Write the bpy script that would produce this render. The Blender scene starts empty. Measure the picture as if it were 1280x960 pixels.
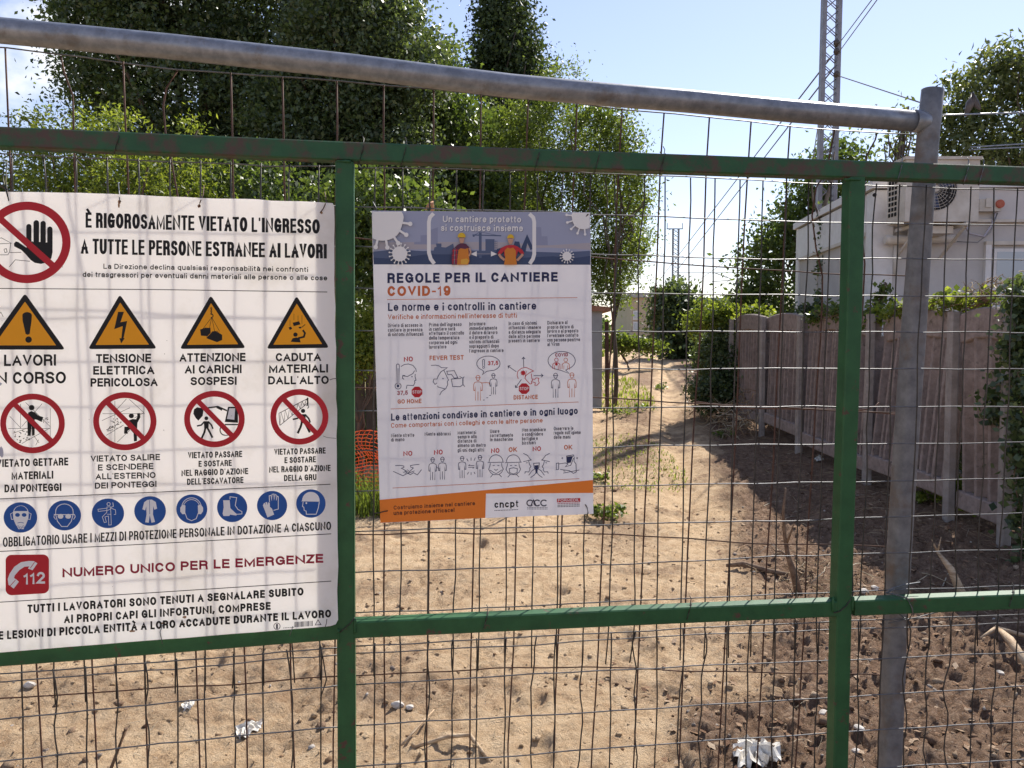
import bpy, math, random
import numpy as np
from math import radians as R, sin, cos, pi
from mathutils import Vector

# ------------------------------------------------------------------ camera, world, sun, exposure
sc = bpy.context.scene
col = sc.collection
F = 1000.0
PITCH = R(3.15)
EYE = 1.6
cam_data = bpy.data.cameras.new('camera')
cam = bpy.data.objects.new('camera', cam_data)
col.objects.link(cam)
cam.location = (0, 0, EYE)
cam.rotation_euler = (pi/2 - PITCH, 0, 0)
cam_data.sensor_width = 36
cam_data.lens = 36*F/1280
cam_data.clip_start = 0.05
cam_data.clip_end = 3000
sc.camera = cam

SUN_AZ, SUN_EL = 33, 43
world = bpy.data.worlds.new('World')
sc.world = world
world.use_nodes = True
wn = world.node_tree; wn.nodes.clear()
wo = wn.nodes.new('ShaderNodeOutputWorld')
bg = wn.nodes.new('ShaderNodeBackground')
sky = wn.nodes.new('ShaderNodeTexSky')
sky.sky_type = 'NISHITA'; sky.sun_disc = False
sky.sun_elevation = R(SUN_EL); sky.sun_rotation = R(SUN_AZ)
sky.air_density = 1.0; sky.dust_density = 0.15; sky.air_density = 1.15; sky.ozone_density = 1.0
bg.inputs['Strength'].default_value = 0.108
# a bank of small cumulus low in the left of the sky and thin veil elsewhere, by direction
tc = wn.nodes.new('ShaderNodeTexCoord')
mp = wn.nodes.new('ShaderNodeMapping'); mp.inputs['Scale'].default_value = (1, 1, 1.6)
nz = wn.nodes.new('ShaderNodeTexNoise'); nz.inputs['Scale'].default_value = 3.2; nz.inputs['Detail'].default_value = 9; nz.inputs['Roughness'].default_value = .56
mp.inputs['Location'].default_value = (0.25, .1, 0.38)
rp_ = wn.nodes.new('ShaderNodeValToRGB'); rp_.color_ramp.elements[0].position = .56; rp_.color_ramp.elements[1].position = .66
mx = wn.nodes.new('ShaderNodeMixRGB'); mx.inputs[2].default_value = (6.2, 6.3, 6.5, 1)
sepd = wn.nodes.new('ShaderNodeSeparateXYZ')
wn.links.new(tc.outputs['Generated'], sepd.inputs[0])
wn.links.new(tc.outputs['Generated'], mp.inputs[0]); wn.links.new(mp.outputs[0], nz.inputs['Vector'])
dp = wn.nodes.new('ShaderNodeVectorMath'); dp.operation = 'DOT_PRODUCT'; dp.inputs[1].default_value = (-.448, .817, .363)
wn.links.new(tc.outputs['Generated'], dp.inputs[0])
mr = wn.nodes.new('ShaderNodeMapRange'); mr.inputs['From Min'].default_value = .972; mr.inputs['From Max'].default_value = .999
mr.inputs['To Min'].default_value = -.25; mr.inputs['To Max'].default_value = .095
wn.links.new(dp.outputs['Value'], mr.inputs['Value'])
ad = wn.nodes.new('ShaderNodeMath'); ad.operation = 'ADD'
wn.links.new(nz.outputs['Fac'], ad.inputs[0]); wn.links.new(mr.outputs[0], ad.inputs[1])
wn.links.new(ad.outputs[0], rp_.inputs['Fac'])
veil = wn.nodes.new('ShaderNodeMixRGB'); veil.inputs[0].default_value = .22; veil.inputs[2].default_value = (3.5, 3.7, 4.2, 1)
tint = wn.nodes.new('ShaderNodeMixRGB'); tint.blend_type = 'MULTIPLY'; tint.inputs[0].default_value = 1; tint.inputs[2].default_value = (.96, .87, .97, 1)
wn.links.new(sky.outputs[0], tint.inputs[1]); wn.links.new(tint.outputs[0], veil.inputs[1]); wn.links.new(veil.outputs[0], mx.inputs[1]); wn.links.new(rp_.outputs['Color'], mx.inputs[0])
wn.links.new(mx.outputs[0], bg.inputs['Color']); wn.links.new(bg.outputs[0], wo.inputs['Surface'])

sun_d = bpy.data.lights.new('sun', 'SUN')
sun_d.energy = 4.6; sun_d.angle = R(.5); sun_d.color = (1, .95, .86)
sun = bpy.data.objects.new('sun', sun_d); col.objects.link(sun)
sdir = Vector((sin(R(SUN_AZ))*cos(R(SUN_EL)), cos(R(SUN_AZ))*cos(R(SUN_EL)), sin(R(SUN_EL))))
sun.rotation_euler = sdir.to_track_quat('Z', 'Y').to_euler()
sun.location = (10, 6, 14)
sc.view_settings.view_transform = 'Standard'
sc.view_settings.look = 'None'
sc.view_settings.exposure = 0.85
sc.view_settings.gamma = 1
sc.render.engine = 'CYCLES'
sc.cycles.max_bounces = 8
sc.cycles.transparent_max_bounces = 8
random.seed(7)

# ------------------------------------------------------------------ places on planes seen through the lens
def ray(px, py):
    x = (px-640)/F; y = (480-py)/F
    return (x, cos(PITCH)+y*sin(PITCH), -sin(PITCH)+y*cos(PITCH))
def at(px, py, d):                       # point on the ray at distance d ahead
    r = ray(px, py); s = d/r[1]
    return Vector((r[0]*s, d, EYE+r[2]*s))
AX, AY = -.385, 1.85
def onplane(px, py, ax, ay, psi, off):
    c, s_ = cos(psi), sin(psi)
    ax -= s_*off; ay += c*off
    r = ray(px, py)
    # ax + t c = k rx ; ay + t s = k ry
    k = (ax*s_-ay*c)/(r[0]*s_-r[1]*c)
    return Vector((r[0]*k, r[1]*k, EYE+r[2]*k))
PL, PR, PREAR = R(10), R(7.5), R(8.5)
def gp(px, py, off=0):                   # gate plane: two leaves that meet at the left upright
    return onplane(px, py, AX, AY, PL if px < 432 else PR, off)
def gl(px, py, off=0): return onplane(px, py, AX, AY, PL, off)
def gr(px, py, off=0): return onplane(px, py, AX, AY, PR, off)
def rp(px, py, off=.1): return onplane(px, py, AX, AY, PREAR, off)

# ------------------------------------------------------------------ scene graph helpers
def tag(o, label=None, cat=None, group=None, kind=None):
    if label: o['label'] = label
    if cat: o['category'] = cat
    if group: o['group'] = group
    if kind: o['kind'] = kind
    return o
def thing(name, loc, label, cat, group=None):
    o = bpy.data.objects.new(name, None); col.objects.link(o)
    o.location = loc; o.empty_display_size = .1
    return tag(o, label, cat, group)
def link(name, me, parent=None):
    o = bpy.data.objects.new(name, me); col.objects.link(o)
    if parent is not None:
        o.parent = parent
        # geometry is in world space: bring it under the (unrotated) parent
        w = Vector((0, 0, 0)); p = parent
        while p is not None:
            w += p.location; p = p.parent
        o.location = -w
    return o
class MB:
    def __init__(s): s.v = []; s.f = []; s.m = []; s.cur = 0; s.smooth = []
    def poly(s, pts):
        b = len(s.v); s.v += [tuple(p) for p in pts]; s.f.append(tuple(range(b, b+len(pts)))); s.m.append(s.cur); s.smooth.append(False)
        return s
    def hexa(s, p):                      # 8 corners: bottom 0-3, top 4-7
        b = len(s.v); s.v += [tuple(q) for q in p]
        for f in ((0, 3, 2, 1), (4, 5, 6, 7), (0, 1, 5, 4), (1, 2, 6, 5), (2, 3, 7, 6), (3, 0, 4, 7)):
            s.f.append(tuple(b+i for i in f)); s.m.append(s.cur); s.smooth.append(False)
        return s
    def box(s, x0, x1, y0, y1, z0, z1):
        return s.hexa([(x0, y0, z0), (x1, y0, z0), (x1, y1, z0), (x0, y1, z0), (x0, y0, z1), (x1, y0, z1), (x1, y1, z1), (x0, y1, z1)])
    def sweep(s, path, sect, up=None, cap=True, smooth=True):
        """sect: function i -> list of (a,b) offsets along (side, up) axes"""
        n = len(path); path = [Vector(p) for p in path]; base = len(s.v); k = None
        for i in range(n):
            t = (path[min(i+1, n-1)]-path[max(i-1, 0)]).normalized()
            u = Vector(up) if up is not None else (Vector((0, 0, 1)) if abs(t.z) < .9 else Vector((0, -1, 0)))
            side = t.cross(u).normalized(); u2 = side.cross(t).normalized()
            ring = sect(i); k = len(ring)
            for a, b in ring: s.v.append(tuple(path[i]+side*a+u2*b))
        for i in range(n-1):
            for j in range(k):
                j2 = (j+1) % k
                s.f.append((base+i*k+j, base+i*k+j2, base+(i+1)*k+j2, base+(i+1)*k+j)); s.m.append(s.cur); s.smooth.append(smooth)
        if cap:
            s.f.append(tuple(base+j for j in reversed(range(k)))); s.f.append(tuple(base+(n-1)*k+j for j in range(k)))
            s.m += [s.cur]*2; s.smooth += [False]*2
        return s
    def tube(s, path, r, n=6, cap=True):
        rr = r if hasattr(r, '__len__') else [r]*len(path)
        return s.sweep(path, lambda i: [(rr[i]*cos(2*pi*j/n), rr[i]*sin(2*pi*j/n)) for j in range(n)], cap=cap)
    def beam(s, path, w, h, bev=.003, up=None):
        a, b = w/2, h/2; c = bev
        ring = [(-a+c, -b), (a-c, -b), (a, -b+c), (a, b-c), (a-c, b), (-a+c, b), (-a, b-c), (-a, -b+c)]
        return s.sweep(path, lambda i: ring, up=up, smooth=False)
    def build(s, name, mats, parent=None):
        me = bpy.data.meshes.new(name)
        me.from_pydata(s.v, [], s.f)
        for m in (mats if isinstance(mats, (list, tuple)) else [mats]): me.materials.append(m)
        me.polygons.foreach_set('material_index', s.m)
        me.polygons.foreach_set('use_smooth', s.smooth)
        me.update()
        return link(name, me, parent)
def from_np(name, V, Fq, mat, parent=None, smooth=False, attr=None):
    """V (n,3); Fq (m,k) one face size"""
    me = bpy.data.meshes.new(name); k = Fq.shape[1]
    me.vertices.add(len(V)); me.vertices.foreach_set('co', np.ascontiguousarray(V, dtype=np.float32).ravel())
    me.loops.add(Fq.size); me.loops.foreach_set('vertex_index', np.ascontiguousarray(Fq, dtype=np.int32).ravel())
    me.polygons.add(len(Fq)); me.polygons.foreach_set('loop_start', np.arange(0, Fq.size, k, dtype=np.int32))
    me.polygons.foreach_set('loop_total', np.full(len(Fq), k, dtype=np.int32))
    if smooth: me.polygons.foreach_set('use_smooth', np.ones(len(Fq), dtype=bool))
    for m in (mat if isinstance(mat, (list, tuple)) else [mat]): me.materials.append(m)
    me.update(calc_edges=True)
    if attr is not None:
        for an, av in attr.items():
            a = me.attributes.new(an, 'FLOAT', 'POINT'); a.data.foreach_set('value', av.astype(np.float32))
    return link(name, me, parent)

# ------------------------------------------------------------------ materials
def hexc(r, g, b): return (r, g, b, 1)
def mat(name, c1, c2=None, scale=8, rough=.7, metal=0, bump=0, bscale=40, detail=6, spec=.3, dist=.01, coord='Object', lo=.35, hi=.65, c3=None, s3=3, t3=(.6, .7), stretch=None):
    m = bpy.data.materials.new(name); m.use_nodes = True; t = m.node_tree; N = t.nodes; p = N['Principled BSDF']
    p.inputs['Roughness'].default_value = rough; p.inputs['Metallic'].default_value = metal
    p.inputs['Specular IOR Level'].default_value = spec
    p.inputs['Base Color'].default_value = hexc(*c1)
    cd = N.new('ShaderNodeTexCoord'); src = cd.outputs[coord]
    if coord == 'World':
        pass
    if stretch:
        mpn = N.new('ShaderNodeMapping'); mpn.inputs['Scale'].default_value = stretch; t.links.new(src, mpn.inputs[0]); src = mpn.outputs[0]
    outc = None
    if c2:
        n = N.new('ShaderNodeTexNoise'); n.inputs['Scale'].default_value = scale; n.inputs['Detail'].default_value = detail; n.inputs['Roughness'].default_value = .65
        t.links.new(src, n.inputs['Vector'])
        r = N.new('ShaderNodeValToRGB'); r.color_ramp.elements[0].position = lo; r.color_ramp.elements[1].position = hi
        r.color_ramp.elements[0].color = hexc(*c1); r.color_ramp.elements[1].color = hexc(*c2)
        t.links.new(n.outputs['Fac'], r.inputs['Fac']); outc = r.outputs['Color']
    if c3:
        n = N.new('ShaderNodeTexNoise'); n.inputs['Scale'].default_value = s3; n.inputs['Detail'].default_value = 8; n.inputs['Roughness'].default_value = .7
        t.links.new(src, n.inputs['Vector'])
        r = N.new('ShaderNodeValToRGB'); r.color_ramp.elements[0].position = t3[0]; r.color_ramp.elements[1].position = t3[1]
        t.links.new(n.outputs['Fac'], r.inputs['Fac'])
        mxx = N.new('ShaderNodeMixRGB'); mxx.inputs[1].default_value = hexc(*c1); mxx.inputs[2].default_value = hexc(*c3)
        if outc: t.links.new(outc, mxx.inputs[1])
        t.links.new(r.outputs['Color'], mxx.inputs[0]); outc = mxx.outputs[0]
    if outc: t.links.new(outc, p.inputs['Base Color'])
    if bump:
        n = N.new('ShaderNodeTexNoise'); n.inputs['Scale'].default_value = bscale; n.inputs['Detail'].default_value = 8; n.inputs['Roughness'].default_value = .6
        t.links.new(src, n.inputs['Vector'])
        b = N.new('ShaderNodeBump'); b.inputs['Strength'].default_value = bump; b.inputs['Distance'].default_value = dist
        t.links.new(n.outputs['Fac'], b.inputs['Height']); t.links.new(b.outputs[0], p.inputs['Normal'])
    return m
def leaf_mat(name, c1, c2, trans=.45, rough=.45, tcol=None, spec=.4):
    m = bpy.data.materials.new(name); m.use_nodes = True; t = m.node_tree; N = t.nodes; p = N['Principled BSDF']
    g = N.new('ShaderNodeNewGeometry'); r = N.new('ShaderNodeValToRGB')
    r.color_ramp.elements[0].color = hexc(*c1); r.color_ramp.elements[1].color = hexc(*c2)
    t.links.new(g.outputs['Random Per Island'], r.inputs['Fac']); t.links.new(r.outputs['Color'], p.inputs['Base Color'])
    p.inputs['Roughness'].default_value = rough; p.inputs['Specular IOR Level'].default_value = spec
    tr = N.new('ShaderNodeBsdfTranslucent'); mxr = N.new('ShaderNodeMixShader'); mxr.inputs[0].default_value = trans
    mul = N.new('ShaderNodeMixRGB'); mul.blend_type = 'MULTIPLY'; mul.inputs[0].default_value = 1; mul.inputs[2].default_value = hexc(*(tcol or (2.1, 2.0, .9)))
    t.links.new(r.outputs['Color'], mul.inputs[1]); t.links.new(mul.outputs[0], tr.inputs['Color'])
    t.links.new(p.outputs[0], mxr.inputs[1]); t.links.new(tr.outputs[0], mxr.inputs[2])
    t.links.new(mxr.outputs[0], N['Material Output'].inputs['Surface'])
    return m
def board_mat(name, c, trans, rough=.4, stain=(.45, .38, .28)):
    m = bpy.data.materials.new(name); m.use_nodes = True; t = m.node_tree; N = t.nodes; p = N['Principled BSDF']
    p.inputs['Roughness'].default_value = rough; p.inputs['Specular IOR Level'].default_value = .25
    cd = N.new('ShaderNodeTexCoord')
    n = N.new('ShaderNodeTexNoise'); n.inputs['Scale'].default_value = 5; n.inputs['Detail'].default_value = 10; n.inputs['Roughness'].default_value = .7
    t.links.new(cd.outputs['Object'], n.inputs['Vector'])
    r = N.new('ShaderNodeValToRGB'); r.color_ramp.elements[0].position = .5; r.color_ramp.elements[1].position = .85
    r.color_ramp.elements[0].color = hexc(*c); r.color_ramp.elements[1].color = hexc(*stain)
    t.links.new(n.outputs['Fac'], r.inputs['Fac']); t.links.new(r.outputs[0], p.inputs['Base Color'])
    tr = N.new('ShaderNodeBsdfTranslucent'); tr.inputs['Color'].default_value = (.95, .93, .9, 1)
    mxr = N.new('ShaderNodeMixShader'); mxr.inputs[0].default_value = trans
    t.links.new(p.outputs[0], mxr.inputs[1]); t.links.new(tr.outputs[0], mxr.inputs[2])
    t.links.new(mxr.outputs[0], N['Material Output'].inputs['Surface'])
    return m
M = {}
M['green'] = mat('green_paint', (.016, .070, .025), (.025, .100, .035), 14, .5, 0, .25, 90, c3=(.08, .04, .03), s3=26, t3=(.60, .66), dist=.002)
M['green_worn'] = mat('worn_green_paint', (.018, .066, .029), (.024, .092, .038), 14, .55, 0, .3, 90, c3=(.075, .045, .036), s3=20, t3=(.47, .62), dist=.002)
M['galv'] = mat('galvanised_steel', (.17, .18, .205), (.28, .29, .32), 34, .40, .45, .2, 60, c3=(.14, .115, .10), s3=15, t3=(.56, .74), dist=.002)
M['galv_post'] = mat('grey_steel', (.13, .128, .135), (.22, .215, .22), 26, .6, .3, .3, 60, c3=(.15, .11, .085), s3=9, t3=(.52, .7), dist=.002)
M['wire'] = mat('dull_zinc_wire', (.10, .10, .105), (.17, .17, .18), 40, .48, .6)
M['wire_dark'] = mat('weathered_wire', (.035, .032, .030), (.075, .065, .058), 40, .5, .4)
M['rust'] = mat('rusty_wire', (.06, .03, .022), (.12, .06, .042), 40, .75, .2)
M['board'] = board_mat('white_plastic_board', (.92, .885, .865), .52)
M['paper'] = board_mat('white_printed_board', (.82, .80, .83), .20, .45, (.68, .67, .73))
for k, c in dict(black=(.012, .011, .012), red=(.46, .02, .03), dkred=(.30, .02, .045), blue=(.02, .085, .30), amber=(.78, .32, .012),
                 white=(.72, .70, .69), grey=(.25, .25, .26), rustst=(.33, .19, .10), orange=(.74, .20, .03), ortext=(.52, .13, .045),
                 navy=(.025, .03, .085), dktext=(.055, .05, .075), brown=(.09, .03, .02), lil=(.30, .32, .43), lil2=(.24, .255, .36), hill=(.085, .11, .19), hill2=(.045, .065, .13),
                 shadow=(.13, .13, .21), hat=(.62, .40, .03), skin=(.48, .27, .19), overall=(.55, .19, .03), shirt=(.45, .03, .04), check=(.10, .03, .06), pocket=(.62, .33, .05), bandgrey=(.36, .33, .36), pale=(.42, .40, .46),
                 crack=(.10, .08, .07)).items():
    M[k] = mat('print_'+k, c, rough=.5, spec=.2)
for k in ('black', 'red', 'blue', 'amber'):                      # sun-faded inks
    pass
# ------------------------------------------------------------------ flat print: strokes, polygons and a drawn sans alphabet
def arc(cx, cy, rx, ry, a0, a1, n=8):
    return [(cx+rx*cos(R(a0+(a1-a0)*i/n)), cy+ry*sin(R(a0+(a1-a0)*i/n))) for i in range(n+1)]
def strip(pts, w, closed=False, ext=0, w2=None):
    """left and right offset lines of a polyline (mitred); w2 = vertical weight if it differs"""
    P = [Vector(p) for p in pts]
    P = [p for i, p in enumerate(P) if i == 0 or (p-P[i-1]).length > 1e-5]
    if closed and (P[0]-P[-1]).length < 1e-4: P.pop()
    n = len(P)
    if n < 2: return [], []
    if ext and not closed:
        P[0] = P[0]-(P[1]-P[0]).normalized()*ext; P[-1] = P[-1]+(P[-1]-P[-2]).normalized()*ext
    L, Rr = [], []
    for i in range(n):
        if closed: a, b = P[i-1], P[(i+1) % n]
        else: a, b = P[max(i-1, 0)], P[min(i+1, n-1)]
        d1 = (P[i]-a).normalized() if (P[i]-a).length > 0 else (b-P[i]).normalized()
        d2 = (b-P[i]).normalized() if (b-P[i]).length > 0 else d1
        m = Vector((-(d1.y+d2.y), d1.x+d2.x))
        if m.length < 1e-3: m = Vector((-d1.y, d1.x))
        m.normalize(); c = max(.42, m.dot(Vector((-d1.y, d1.x))))
        o = m*(w/2/c)
        L.append(P[i]+o); Rr.append(P[i]-o)
    return L, Rr
class Art:
    cnt = 0
    def __init__(s, plane, off, mats):
        s.pl = plane; s.off = off; s.mb = MB(); s.keys = mats
    def _k(s, key):
        if key not in s.keys: s.keys.append(key)
        s.mb.cur = s.keys.index(key)
        s.lift = getattr(s, 'lift', 0)+1
        return s.off-.00025-s.lift*.000004
    def P(s, p, z): return s.pl(p[0], p[1], z)
    def poly(s, pts, key):
        z = s._k(key); s.mb.poly([s.P(p, z) for p in pts]); return s
    def stroke(s, pts, w, key, closed=False, ext=0, ylim=None):
        z = s._k(key); L, Q = strip(pts, w, closed, ext)
        if ylim:
            for v in L+Q: v.y = min(max(v.y, ylim[0](v.x)), ylim[1](v.x))
        n = len(L)
        if n < 2: return s
        b = len(s.mb.v)
        for a, c in zip(L, Q): s.mb.v += [tuple(s.P(a, z)), tuple(s.P(c, z))]
        for i in range(n if closed else n-1):
            j = (i+1) % n
            s.mb.f.append((b+2*i, b+2*i+1, b+2*j+1, b+2*j)); s.mb.m.append(s.mb.cur); s.mb.smooth.append(False)
        return s
    def disc(s, cx, cy, rx, ry, key, n=40): return s.poly(arc(cx, cy, rx, ry, 0, 360-360/n, n-1), key)
    def ring(s, cx, cy, rx, ry, w, key, n=44): return s.stroke(arc(cx, cy, rx-w/2, ry-w/2, 0, 360-360/n, n-1), w, key, True)
    def build(s, name, parent): return s.mb.build(name, [M[k] for k in s.keys], parent)

def O_(x, y, rx, ry, a0, a1, n=7): return arc(x, y, rx, ry, a0, a1, n)
G = {}   # glyph: (width, [(points, closed)])   v up, 0..1 = cap height
def g(ch, w, *st): G[ch] = (w, [(list(p), c) for p, c in st])
l = lambda *p: (list(p), False)
A_ = lambda p: (p, False)
g('A', .74, l((0, 0), (.5, 1), (1, 0)), l((.19, .33), (.81, .33)))
g('B', .68, A_([(0, 0), (0, 1), (.55, 1)]+O_(.55, .765, .38, .235, 90, -90)+[(0, .53)]), A_([(.55, .53)]+O_(.58, .265, .42, .265, 90, -90)+[(0, 0)]))
g('C', .70, A_(O_(.5, .5, .5, .5, 38, 322, 14)))
g('D', .70, (([(0, 0), (0, 1), (.45, 1)]+O_(.45, .5, .55, .5, 90, -90, 10)+[(.3, 0)]), True))
g('E', .60, l((1, 0), (0, 0), (0, 1), (.96, 1)), l((0, .52), (.9, .52)))
g('F', .56, l((0, 0), (0, 1), (1, 1)), l((0, .5), (.85, .5)))
g('G', .74, A_(O_(.5, .5, .5, .5, 38, 330, 14)+[(1, .2), (1, .47), (.56, .47)]))
g('H', .70, l((0, 0), (0, 1)), l((1, 0), (1, 1)), l((0, .52), (1, .52)))
g('I', 0, l((.5, 0), (.5, 1)))
g('J', .5, A_([(1, 1), (1, .3)]+O_(.5, .3, .5, .3, 0, -180)))
g('K', .72, l((0, 0), (0, 1)), l((.95, 1), (.05, .36)), l((.33, .56), (1, 0)))
g('L', .55, l((0, 1), (0, 0), (1, 0)))
g('M', .84, l((0, 0), (0, 1), (.5, .12), (1, 1), (1, 0)))
g('N', .76, l((0, 0), (0, 1), (1, 0), (1, 1)))
g('O', .76, (O_(.5, .5, .5, .5, 0, 345, 23), True))
g('P', .64, A_([(0, 0), (0, 1), (.55, 1)]+O_(.6, .73, .4, .27, 90, -90)+[(0, .46)]))
g('Q', .76, (O_(.5, .5, .5, .5, 0, 345, 23), True), l((.6, .25), (1, -.03)))
g('R', .69, A_([(0, 0), (0, 1), (.55, 1)]+O_(.58, .745, .38, .255, 90, -90)+[(0, .49)]), A_([(.55, .49)]+O_(.7, .28, .24, .21, 90, 0, 4)+[(.97, 0)]))
g('S', .66, A_(O_(.5, .765, .46, .235, 20, 250, 10)+O_(.5, .265, .5, .265, 80, -160, 10)))
g('T', .62, l((0, 1), (1, 1)), l((.5, 0), (.5, 1)))
g('U', .70, A_([(0, 1), (0, .35)]+O_(.5, .35, .5, .35, 180, 360, 9)+[(1, 1)]))
g('V', .70, l((0, 1), (.5, 0), (1, 1)))
g('W', .96, l((0, 1), (.27, 0), (.5, .9), (.73, 0), (1, 1)))
g('X', .70, l((0, 1), (1, 0)), l((0, 0), (1, 1)))
g('Y', .70, l((0, 1), (.5, .42), (1, 1)), l((.5, 0), (.5, .45)))
g('Z', .62, l((0, 1), (1, 1), (0, 0), (1, 0)))
g('0', .6, (O_(.5, .5, .5, .5, 0, 340, 17), True))
g('1', .34, l((0, .74), (.45, .8), (.8, 1), (.8, 0)))
g('2', .58, A_(O_(.5, .72, .47, .28, 165, -25, 9)+[(0, 0), (1, 0)]))
g('3', .58, A_(O_(.5, .765, .45, .235, 160, -80, 9)), A_(O_(.5, .265, .5, .265, 85, -160, 9)))
g('5', .58, A_([(.92, 1), (.15, 1), (.07, .53)]+O_(.5, .33, .5, .33, 125, -155, 10)))
g('7', .56, l((0, 1), (1, 1), (.35, 0)))
g('9', .6, (O_(.5, .68, .5, .32, 0, 345, 15), True), A_([(1, .68)]+O_(.5, .42, .5, .42, 0, -130, 8)))
x = .72
g('a', .54, A_(O_(.5, x-.2, .46, .2, 160, 0, 6)+[(.97, 0)]), (O_(.45, .2, .45, .2, 0, 340, 11), True))
g('b', .56, l((0, 0), (0, 1)), (O_(.5, x/2, .5, x/2, 0, 345, 13), True))
g('c', .52, A_(O_(.5, x/2, .5, x/2, 42, 318, 10)))
g('d', .56, l((1, 0), (1, 1)), (O_(.5, x/2, .5, x/2, 0, 345, 13), True))
g('e', .56, A_([(.06, x*.5), (1, x*.5)]+O_(.5, x/2, .5, x/2, 12, 318, 11)))
g('f', .34, A_([(.35, 0), (.35, .78)]+O_(.85, .78, .5, .22, 180, 95, 5)), l((0, x), (1, x)))
g('g', .56, A_([(1, x), (1, -.04)]+O_(.5, -.04, .5, .2, 0, -150, 7)), (O_(.5, x/2, .5, x/2, 0, 345, 13), True))
g('h', .54, l((0, 0), (0, 1)), A_(O_(.5, x-.26, .5, .26, 170, 0, 7)+[(1, 0)]))
g('i', 0, l((.5, 0), (.5, .57)), l((.5, .995), (.5, 1)))
g('l', 0, l((.5, 0), (.5, 1)))
g('m', .84, l((0, 0), (0, x)), A_(O_(.25, x-.22, .25, .22, 170, 0, 6)+[(.5, 0)]), A_(O_(.75, x-.22, .25, .22, 170, 0, 6)+[(1, 0)]))
g('n', .54, l((0, 0), (0, x)), A_(O_(.5, x-.26, .5, .26, 170, 0, 7)+[(1, 0)]))
g('o', .57, (O_(.5, x/2, .5, x/2, 0, 345, 15), True))
g('p', .56, l((0, -.25), (0, x)), (O_(.5, x/2, .5, x/2, 0, 345, 13), True))
g('q', .56, l((1, -.25), (1, x)), (O_(.5, x/2, .5, x/2, 0, 345, 13), True))
g('r', .33, l((0, 0), (0, x)), A_(O_(.95, x-.3, .95, .3, 170, 90, 4)))
g('s', .50, A_(O_(.5, x-.185, .45, .185, 20, 250, 8)+O_(.5, .195, .5, .195, 75, -160, 8)))
g('t', .34, A_([(.35, .95), (.35, .22)]+O_(.85, .22, .5, .22, 180, 265, 5)), l((0, x), (.95, x)))
g('u', .54, l((1, 0), (1, x)), A_([(0, x)]+O_(.5, .26, .5, .26, 180, 350, 7)))
g('v', .54, l((0, x), (.5, 0), (1, x)))
g('z', .46, l((0, x), (1, x), (0, 0), (1, 0)))
g('.', 0, l((.5, 0), (.5, .06))); g(',', 0, l((.5, .08), (.44, -.14))); g("'", 0, l((.5, 1), (.5, .86)))
g('-', .34, l((0, .42), (1, .42))); g('!', 0, l((.5, 0), (.5, .06)), l((.5, .3), (.5, 1)))
G['È'] = (.60, G['E'][1]+[([(.2, 1.3), (.6, 1.13)], False)])
G['À'] = (.74, G['A'][1]+[([(.25, 1.3), (.55, 1.13)], False)])
G['à'] = (.54, G['a'][1]+[([(.2, 1.0), (.6, .86)], False)])
def text(art, s, x0, y0, x1, y1, h, key, t=.17, sp=.13, h1=None):
    """lettering from ink-left/baseline (x0,y0) to ink-right (x1,y1)"""
    L = math.hypot(x1-x0, y1-y0); dx, dy = (x1-x0)/L, (y1-y0)/L
    n = len(s); hm = h if h1 is None else (h+h1)/2; tp = t*hm
    tot = 0; nI = 0
    for i, ch in enumerate(s):
        if ch == ' ': tot += .34; continue
        w = G[ch][0]
        if w == 0: nI += 1
        tot += w + (sp if i < n-1 else 0)
    k = (L-nI*tp)/(tot*hm)
    tp = min(tp, .68*hm*k*.44); k = (L-nI*tp)/(tot*hm)
    cur = 0
    for ch in s:
        if ch == ' ': cur += .34*hm*k; continue
        w, sts = G[ch]; wp = w*hm*k if w else tp
        hh = h if h1 is None else h+(h1-h)*cur/L
        tt = min(tp, wp*(.24 if ch in 'MWm' else .33 if ch == 'N' else .40)) if w else (tp*.55 if ch == "'" else tp)
        for pts, cl in sts:
            q = [(x0+dx*(cur+tt/2+u*(wp-tt)) if w else x0+dx*(cur+tp/2+(u-.5)*hh), y0+dy*cur-(tt/2+v*(hh-tt))) for u, v in pts]
            seg = math.hypot(q[0][0]-q[1][0], q[0][1]-q[1][1])
            diag = not cl and len(pts) <= 5
            lo = y0+dy*cur-hh; hi = y0+dy*cur
            mn = min(v for u, v in pts); mxv = max(v for u, v in pts)
            yl = ((lambda X, a=lo: a) if mxv <= 1 else (lambda X: -1e9), (lambda X, a=hi: a) if mn >= 0 else (lambda X: 1e9))
            art.stroke(q, tt, key, cl, 0 if cl else tt/2, yl)
        cur += wp + sp*hm*k
def line_of(name, parent, plane, off, *a, **k):
    ar = Art(plane, off, [a[6]]); text(ar, *a, **k); return ar.build(name, parent)
# ------------------------------------------------------------------ the gate: green frame, its welded mesh, the wire ties
def interp(xs, ys, x_):
    for i in range(len(xs)-1):
        if x_ <= xs[i+1] or i == len(xs)-2:
            return ys[i]+(ys[i+1]-ys[i])*(x_-xs[i])/(xs[i+1]-xs[i])
TX, TY = [-300, 0, 432, 860, 1280, 1500], [161.5, 173, 191, 206.5, 220.5, 228]
BX, BY = [-300, 0, 432, 880, 1280, 1500], [839, 819, 785, 765, 749, 740]
top_y = lambda x_: interp(TX, TY, x_)
bot_y = lambda x_: interp(BX, BY, x_)
def row(s, x_): return top_y(x_)+s*(bot_y(x_)-top_y(x_))
gate = thing('site_gate', gr(432, 1290), 'green painted tubular steel gate frame with welded mesh, closing off the site entrance', 'gate')
def leafpath(xs, fy, off=0, left=None): return [(gl if (x_ < 432 or left) else gr)(x_, fy(x_), off) for x_ in xs]
MB().beam(leafpath([-300, -100, 100, 250, 434], top_y, 0, True), .04, .042).build('top_rail', M['green_worn'], gate)
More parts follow.
